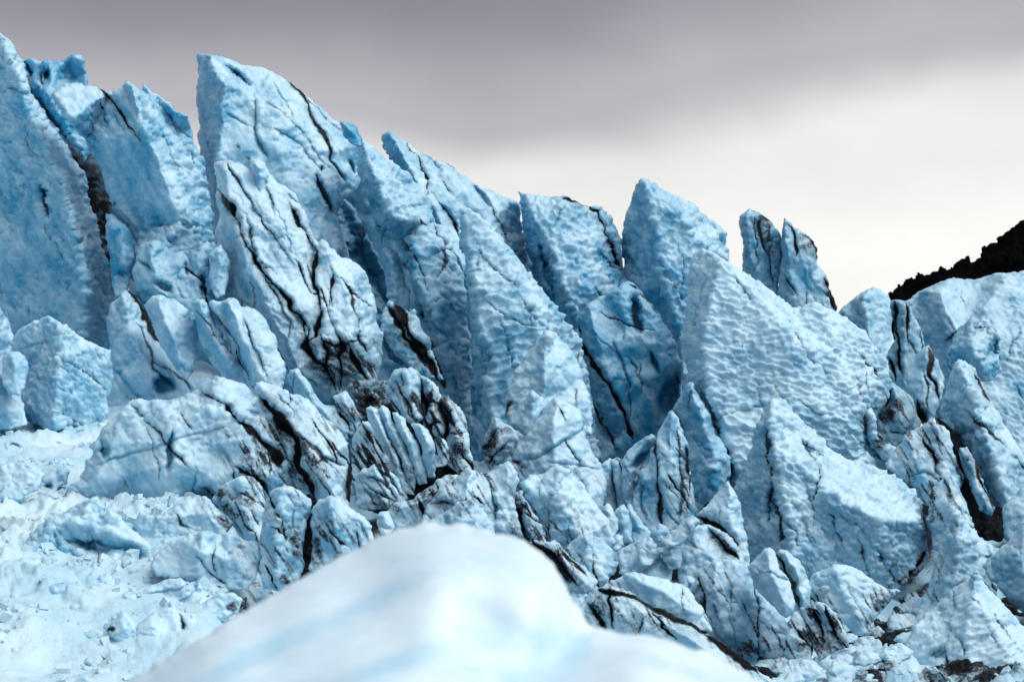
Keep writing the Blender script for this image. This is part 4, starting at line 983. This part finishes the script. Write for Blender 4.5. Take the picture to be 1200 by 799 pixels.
# ------------------------------------------------------------------ lower right blocks
A('ice_block', 'leaning smooth slab beside the long thin seam, lower centre right', 56,
  '814,606 826,594 838,580 848,570 856,562 862,575 868,596 872,620 877,645 880,668 866,672 850,650 830,628', ['856,566,-2 854,600,-8 868,650,-8'], e=9, cr=['2.2 6 .9|818,606 832,612 846,620 856,630 866,646'], sc=(14, 1.4), blue=.22, lean=.36, cat='ice block')
A('ice_block', 'grey-shadowed hollow block under the leaning smooth slab', 53,
  '794,640 798,624 810,616 824,614 842,620 858,630 870,642 874,668 850,676 824,682 800,694 794,670', ['812,620,-3 820,650,-6', '850,632,0 856,660,-4'], e=8, st=[(844, 636, 22, 12, 30, .6)], cr=['2.6 6 .9|830,618 842,630 852,646 866,656'], sc=(14, 1.2), blue=.24, cat='ice block')
A('ice_block', 'blocky blue-white serac foot with a dark left edge, lower right', 47,
  '812,690 818,672 826,662 836,655 850,656 864,656 876,663 884,684 898,704 916,722 929,745 918,778 896,796 868,784 842,758 822,728', ['840,660,-3 838,690,-10 850,740,-12', '872,664,-2 876,700,-10 890,760,-10'], e=12, cr=['3 7 .9|816,672 822,686 826,704 828,725', '1.6 5 .55|877,655 882,680 886,700 888,730 891,778', '1.2 4 .3|858,690 856,720 862,752'], st=[(822, 700, 7, 34, -5, .55), (906, 765, 20, 16, 30, .45)], sc=(15, 2), blue=.2, lean=.34, cat='ice block', crum=(34, 5))
A('ice_block', 'rounded upright ice thumb left of the curled fin, lower right', 46,
  '878,668 884,654 892,646 900,643 908,648 914,660 924,678 933,700 934,716 922,722 904,706 886,690', ['898,648,-4 904,675,-9 920,706,-7'], e=9, sc=(16, 1.2), blue=.2, cat='ice block', crum=(40, 3))
A('ice_block', 'curled ice fin with a black seam on its left, lower right', 44,
  '908,650 912,643 922,645 934,653 944,668 950,690 949,712 940,730 930,722 932,704 926,682 914,664', ['918,648,-4 936,674,-8 940,712,-7'], e=6, cr=['2.6 7 1|909,648 918,664 927,680 931,698 936,712'], sc=(14, 1.2), blue=.16, dirt=.02, cat='ice block', crum=(26, 3))
A('ice_block', 'low cracked blue-white ledge under the sunlit pyramid', 46,
  '944,684 956,670 970,665 984,662 998,663 1010,668 1024,680 1040,690 1054,690 1042,706 1028,722 1014,742 1000,742 980,722 960,706', ['980,668,-4 990,695,-8 1004,726,-6'], e=8, sc=(13, 2), st=[(1030, 712, 26, 9, -42, .6), (962, 700, 12, 16, -30, .3)], cr=['1.8 5 .8|950,690 960,705 972,720'], blue=.16, cat='ice block', crum=(22, 5))
for i, (lab, o) in enumerate([
    ('first dirty slab from the left in the fan under the curled fin', '922,728 932,714 942,712 950,730 956,756 950,775 932,780 918,770'),
    ('second dirty slab from the left in the fan under the curled fin', '938,712 950,706 960,716 970,738 974,764 960,774 952,752'),
    ('third dirty slab from the left in the fan under the curled fin', '954,704 966,706 982,722 994,744 994,760 976,764 968,738')]):
    A('ice_slab', lab, 43, o, (), e=6, T=14, sc=(11, .9), dirt=.12, blue=.06, st=[(950 + i * 12, 755, 30, 22, 30, .6)], cr=['2 5 .95|%d,708 %d,728 %d,752' % (938 + 14 * i, 946 + 14 * i, 954 + 14 * i)], cat='ice slab', group='dirty slabs under the curled fin', crum=(16, 3))
A('ice_block', 'flat white slab with a straight seam at the bottom centre right', 42,
  '706,692 714,680 728,674 746,671 766,675 784,680 798,684 812,694 824,716 838,744 812,736 780,722 748,708', ['740,676,-3 780,696,-6 812,720,-5'], e=7, cr=['1.4 4 .35|798,686 799,700 804,716'], sc=(13, 1.2), blue=.06, cat='ice block', crum=(34, 3))
A('ice_block', 'long dirty-edged white slab just right of the snow mound', 39,
  '678,712 690,700 702,690 716,686 732,692 752,704 776,714 804,728 832,742 856,760 884,782 910,800 890,830 800,800 730,765 700,745', ['718,692,-4 760,720,-8 820,755,-8 870,800,-6'], e=8, cr=['3 6 .95|700,690 730,696 760,708 790,722 818,734 836,748 860,768 888,788', '2.4 6 .9|688,706 700,722 712,740', '1.8 5 .9|714,686 715,708 716,735', '1.6 4 .6|752,722 748,745'], st=[(700, 712, 16, 12, 40, .6), (770, 730, 70, 10, 26, .3)], sc=(12, 1), blue=.05, dirt=.04, cat='ice block', crum=(30, 3))
rr = random.Random(4)


def ground_hit(u, v):
    """distance at which the sight line through a photo point meets the ground"""
    dd_ = np.linspace(24, 90, 700)
    q = unproject(np.full(700, float(u)), np.full(700, float(v)), dd_)
    below = q[:, 2] < ground_z(q[:, 0], q[:, 1])
    return float(dd_[np.argmax(below)]) if below.any() else 60.0



def chunk_outline(cx, cy, w, h, n=7, rot=None):
    a0 = rr.uniform(0, 6.28) if rot is None else rot
    r = []
    for k in range(n):
        a = a0 + (k + rr.uniform(-.28, .28)) * 2 * math.pi / n
        q = rr.uniform(.82, 1.12)
        r.append('%.1f,%.1f' % (cx + w * q * math.cos(a), cy + h * q * math.sin(a)))
    return ' '.join(r)


for lab, cx, cy, w, h, di in [
    ('large flat ice chunk at the bottom edge, leftmost of the lower right rubble', 938, 790, 34, 19, .05),
    ('ice chunk split by a dark gap at the bottom edge, lower right rubble', 985, 790, 20, 19, .08),
    ('square pale ice chunk on top of the lower right rubble', 1020, 772, 18, 9, .05),
    ('small tilted ice chunk low in the lower right rubble', 1014, 792, 13, 9, .08),
    ('pale flat chunk beside the furrowed corner block', 1052, 766, 22, 14, .03),
    ('dirty wedge chunk below the pale flat chunk, lower right', 1046, 792, 22, 11, .12),
    ('grey elongated chunk in the silt below the sunlit pyramid', 1056, 728, 22, 10, .2),
    ('rounded pale chunk left of the tall slim pyramid, on the silt', 1062, 748, 16, 8, .06),
    ('small silt-stained chunk near the tip of the low cracked ledge', 1024, 742, 14, 8, .3),
    ('small dark chunk in the silt gap right of the sunlit pyramid', 1086, 694, 9, 9, .4)]:
    A('ice_chunk', lab, ground_hit(cx, cy + h * .7), chunk_outline(cx, cy, w, h, 7), (), e=5, sc=(10, 1), dirt=di, blue=.08, cat='ice chunk', group='rubble at the lower right', crum=(14, 3), lean=.5)

for k in range(26):
    # mosaic of slabs on the dirty floor at the lower right
    t_ = rr.random()
    cx = 905 + 180 * t_ + rr.uniform(-10, 10); cy = 800 - 95 * t_ ** 1.6 + rr.uniform(-32, 6) * (1 - .5 * t_)
    w = rr.uniform(8, 20); h = w * rr.uniform(.45, .75)
    A('ice_chunk', 'small slab in the cracked mosaic of dirty ice at the lower right', ground_hit(cx, cy + h * .75), chunk_outline(cx, cy, w, h, rr.choice((5, 6, 7))), (), e=4, rnd=2.5, sc=(10, 1),
      dirt=rr.uniform(0, .14), blue=.05, cat='ice chunk', group='slab mosaic at the lower right', crum=(14, 2), lean=.6, warp=(1.2, .8), roll=2)
for k in range(16):
    cx = rr.uniform(610, 815); cy = rr.uniform(600, 700) + (cx - 610) * .12
    w = rr.uniform(7, 14); h = w * rr.uniform(.8, 1.4)
    A('ice_chunk', 'small angular shard wedged between the blocks right of the snow mound', 50 + (700 - cy) * .12, chunk_outline(cx, cy, w, h, rr.choice((5, 6))), (), e=5, rnd=2.5, sc=(10, 1.2),
      dirt=rr.uniform(0, .12), blue=rr.uniform(.05, .25), cat='ice chunk', group='shards right of the snow mound', crum=(14, 2), lean=.5, warp=(1.2, .8), roll=2)

# ------------------------------------------------------------------ lower left blocks
A('ice_block', 'upright pale block left of a black gap beside the snow mound', 38.5,
  '303,664 306,630 307,600 310,586 316,576 324,570 334,567 344,570 356,577 365,583 362,605 358,632 355,660 352,680 334,694 310,690', ['330,570,-2 326,610,-9 324,670,-9', '352,580,2 346,630,0 342,675,0'], e=11, sc=(10, 1.9), cr=['1 3 .3|340,575 344,600 340,640'], st=[(346, 640, 7, 34, 5, .5), (335, 680, 22, 8, 0, .6)], blue=.14, cat='ice block', crum=(34, 4))
A('ice_block', 'rounded white block right of the black gap beside the snow mound', 38.5,
  '362,668 366,640 366,610 368,594 374,585 386,582 398,583 410,591 420,599 430,608 437,622 441,640 420,652 400,662 380,676', ['386,586,-3 392,615,-9 394,655,-8', '424,606,2 420,640,0'], e=10, sc=(10, 1.8), st=[(372, 640, 8, 36, 0, .6), (400, 655, 26, 8, -20, .6)], blue=.1, cat='ice block', crum=(34, 4))
A('ice_block', 'black wall in the gap between the two blocks beside the snow mound', 41,
  '350,590 362,578 372,584 376,610 374,660 372,690 348,692 346,640', e=4, dirt=1, blue=.2, sc=(10, 1), crum=(14, 4), cat='ice block')  # body coloured black throughout, filling the gap
A('ice_block', 'wide scalloped block with a shaded right end above the snow field', 38.6,
  '177,662 184,648 195,639 206,633 218,628 232,623 244,620 258,623 270,624 284,628 296,632 304,642 307,656 302,676 290,692 268,690 240,684 210,678 184,674', ['240,624,-3 236,645,-9 230,672,-8', '270,628,2 262,655,-3 258,684,0'], e=11, sc=(9, 2.1), cr=['1.4 4 .6|253,640 250,656 256,672'], st=[(284, 640, 14, 8, 20, .35), (262, 622, 12, 5, 10, .4)], blue=.2, cat='ice block', crum=(40, 4))
A('ice_block', 'long low ridge block with an undercut blue face at left', 41.5,
  '-14,668 4,652 18,644 38,622 56,610 75,600 92,591 109,584 120,588 130,596 140,606 150,615 163,625 180,642 182,662 170,678 146,680 122,672 94,668 56,668', ['108,588,-3 96,612,-8 84,640,-2', '60,612,0 30,650,-6', '132,600,2 150,630,2 160,665,6'], e=10, sc=(13, 2.6), ho=[(110, 640, 34, 13, 12, 12), (150, 648, 20, 14, 20, 8)], blue=.22, lean=.5, cat='ice block', crum=(34, 6))
A('ice_block', 'ragged white shelf between the hump and the wide scalloped block', 44.5,
  '156,610 166,600 180,604 190,602 203,590 220,584 240,580 254,590 264,602 272,614 262,630 244,638 216,644 192,652 174,640 162,626', ['190,606,-2 206,608,-6 240,600,-6', '216,612,-4 220,634,-2'], e=8, sc=(10, 2), st=[(262, 612, 14, 8, 30, .6), (210, 628, 10, 5, 0, .4)], cr=['1.4 4 .6|205,600 212,612 222,616'], blue=.16, cat='ice block', crum=(20, 5))
A('ice_block', 'silt-speckled smooth block under the seams of the hump', 45,
  '250,585 258,570 268,562 280,556 294,557 304,566 310,586 312,620 310,650 296,640 280,624 264,606', ['280,560,-3 284,590,-7 298,630,-5'], e=8, st=[(280, 590, 26, 30, 40, .42), (262, 585, 10, 22, -30, .75)], sc=(14, 1), blue=.12, dirt=.05, cat='ice block')
for lab, o, kw in [
    ('dark-footed ice lump, leftmost of the half-buried row on the snow field', '124,744 130,730 138,720 146,716 155,724 160,738 158,750 140,752', dict(st=[(128, 738, 10, 8, 0, .8)])),
    ('long flat slab in the half-buried row on the snow field', '158,746 164,728 178,716 196,712 214,714 226,718 232,732 226,744 196,748 172,750', dict(cr=['1.2 4 .6|210,718 216,730 214,742'])),
    ('cracked white slab at the right end of the half-buried row', '228,712 240,702 256,695 274,695 282,702 278,718 264,726 246,730 232,724', dict(st=[(272, 712, 8, 14, 20, .6)])),
    ('cube of ice lying above the cracked white slab', '245,692 248,682 259,677 268,684 270,692 262,699 250,699', dict()),
    ('small pointed ice shard left of the ice cube', '222,702 228,688 233,679 240,690 246,700 236,704', dict()),
    ('bluish boulder of ice leaning on the wide scalloped block', '216,672 219,662 226,658 236,661 240,670 238,682 228,686 218,680', dict()),
    ('flat bluish slab with one thin crack on the snow field', '160,694 175,684 192,678 210,676 226,682 230,692 216,700 190,704 172,702', dict(cr=['1 3 0|172,694 196,692 226,684'])),
    ('low round snow-capped ice bump on the snow field at left', '56,692 62,685 74,682 86,684 92,690 86,697 70,699 60,697', dict(blue=.42)),
    ('ice chunk in the silt at the left flank of the snow mound', '284,700 292,690 306,686 318,690 320,700 308,708 292,710', dict(st=[(290, 700, 12, 10, 0, .7)])),
    ('dark stained chunk left of the snow mound flank', '268,712 276,702 288,700 292,712 284,724 272,724', dict(dirt=.4)),
    ('round hollow ice pot on the snow below the cubic block', '4,526 8,519 16,516 25,519 28,526 22,533 10,533', dict(ho=[(17, 524, 8, 6, 0, 8)], blue=.4)),
    ('flat snowy ledge below the smooth bluish slab at the left border', '-30,560 0,545 20,540 40,545 52,556 46,575 20,586 -30,590', dict(blue=.12)),
    ('second snowy ledge with a dark blue gap at left', '40,560 52,548 68,544 80,552 78,566 64,578 48,576', dict(ho=[(56, 570, 7, 5, 0, 8)], blue=.2))]:
    k = dict(e=6, sc=(11, 1.3), blue=.14, dirt=.02, lean=.5, crum=(20, 4)); k.update(kw)
    O_ = pts(o); yb = max(p[1] for p in O_)
    A('ice_chunk', lab, ground_hit(sum(p[0] for p in O_) / len(O_), yb - 3), o, (), cat='ice chunk', group='chunks on the snow field at lower left', **k)
for k in range(64):
    cx = rr.uniform(-10, 210); cy = rr.uniform(505, 799)
    if cy < 600 and cx > 110: cx *= .45
    if 590 < cy < 672: continue
    if cy > 740: cx = min(cx, 175)
    w = rr.uniform(3.5, 9) * (0.7 + (cy - 500) / 300); h = w * rr.uniform(.5, .8)
    lab_ = ('small ice chunk on the snow below the cubic block at left' if cy < 600 else 'small ice chunk on the snow above the half-buried row of blocks' if cy < 715
            else 'small ice chunk in the bottom left corner of the snow field' if cx < 90 else 'small ice chunk on the snow below the half-buried row of blocks')
    A('ice_chunk', lab_, ground_hit(cx, cy + h * .6), chunk_outline(cx, cy, w, h, 6), (), e=3, rnd=2.5, sc=(9, .8), blue=rr.uniform(.0, .3),
      cat='ice chunk', group='small ice chunks strewn on the snow', crum=(10, 2), lean=.5, warp=(1, .7), roll=2)

# ------------------------------------------------------------------ foreground snow mound, close to the viewer
A('snow_mound', 'smooth blurred white snow mound in the near foreground', 6.6,
  '20,860,10 140,803,20 200,770,20 250,738,20 300,706,20 350,678,20 400,650,20 450,625,20 490,613,20 530,613,20 572,620,20 614,634,20 648,658,20 670,695,20 688,730,20 722,741,20 770,746,20 830,764,20 880,790,20 930,830,20 1000,1000,0 900,1100,0 100,1100,0 -60,1000,0',
  ['490,622,0 520,680,-60 500,760,-150 480,860,-260', '300,730,-10 330,800,-110 340,900,-240', '640,680,0 620,730,-70 580,800,-120 560,880,-210', '694,742,14 660,768,-10 618,812,-60', '770,756,-10 750,800,-130 730,900,-260'],
  lean=1.0, sc=(60, 0), crum=(80, 0), cr=['12 16 0 .1|694,742 668,762 640,778 612,796 590,815'], ho=[(585, 738, 78, 30, 25, 12), (310, 762, 130, 15, -27, 7), (430, 706, 100, 13, -26, 6), (470, 775, 90, 16, -18, 7), (800, 786, 80, 12, 16, 6)], T=500, rnd=36, warp=(2.5, 0), fine=0, hair=0, hb=.6, smooth=34, rs=130, blue=.3, cat='snow mound', mat=MOUNDM, step=4, roll=60, relief=1.0, upb=.25)  # the shallow hollows also tint pale blue shading into the snow
print('bodies', COUNT[0], 'tris', sum(len(o.data.polygons) * 2 for o in bpy.data.objects if o.type == 'MESH'))
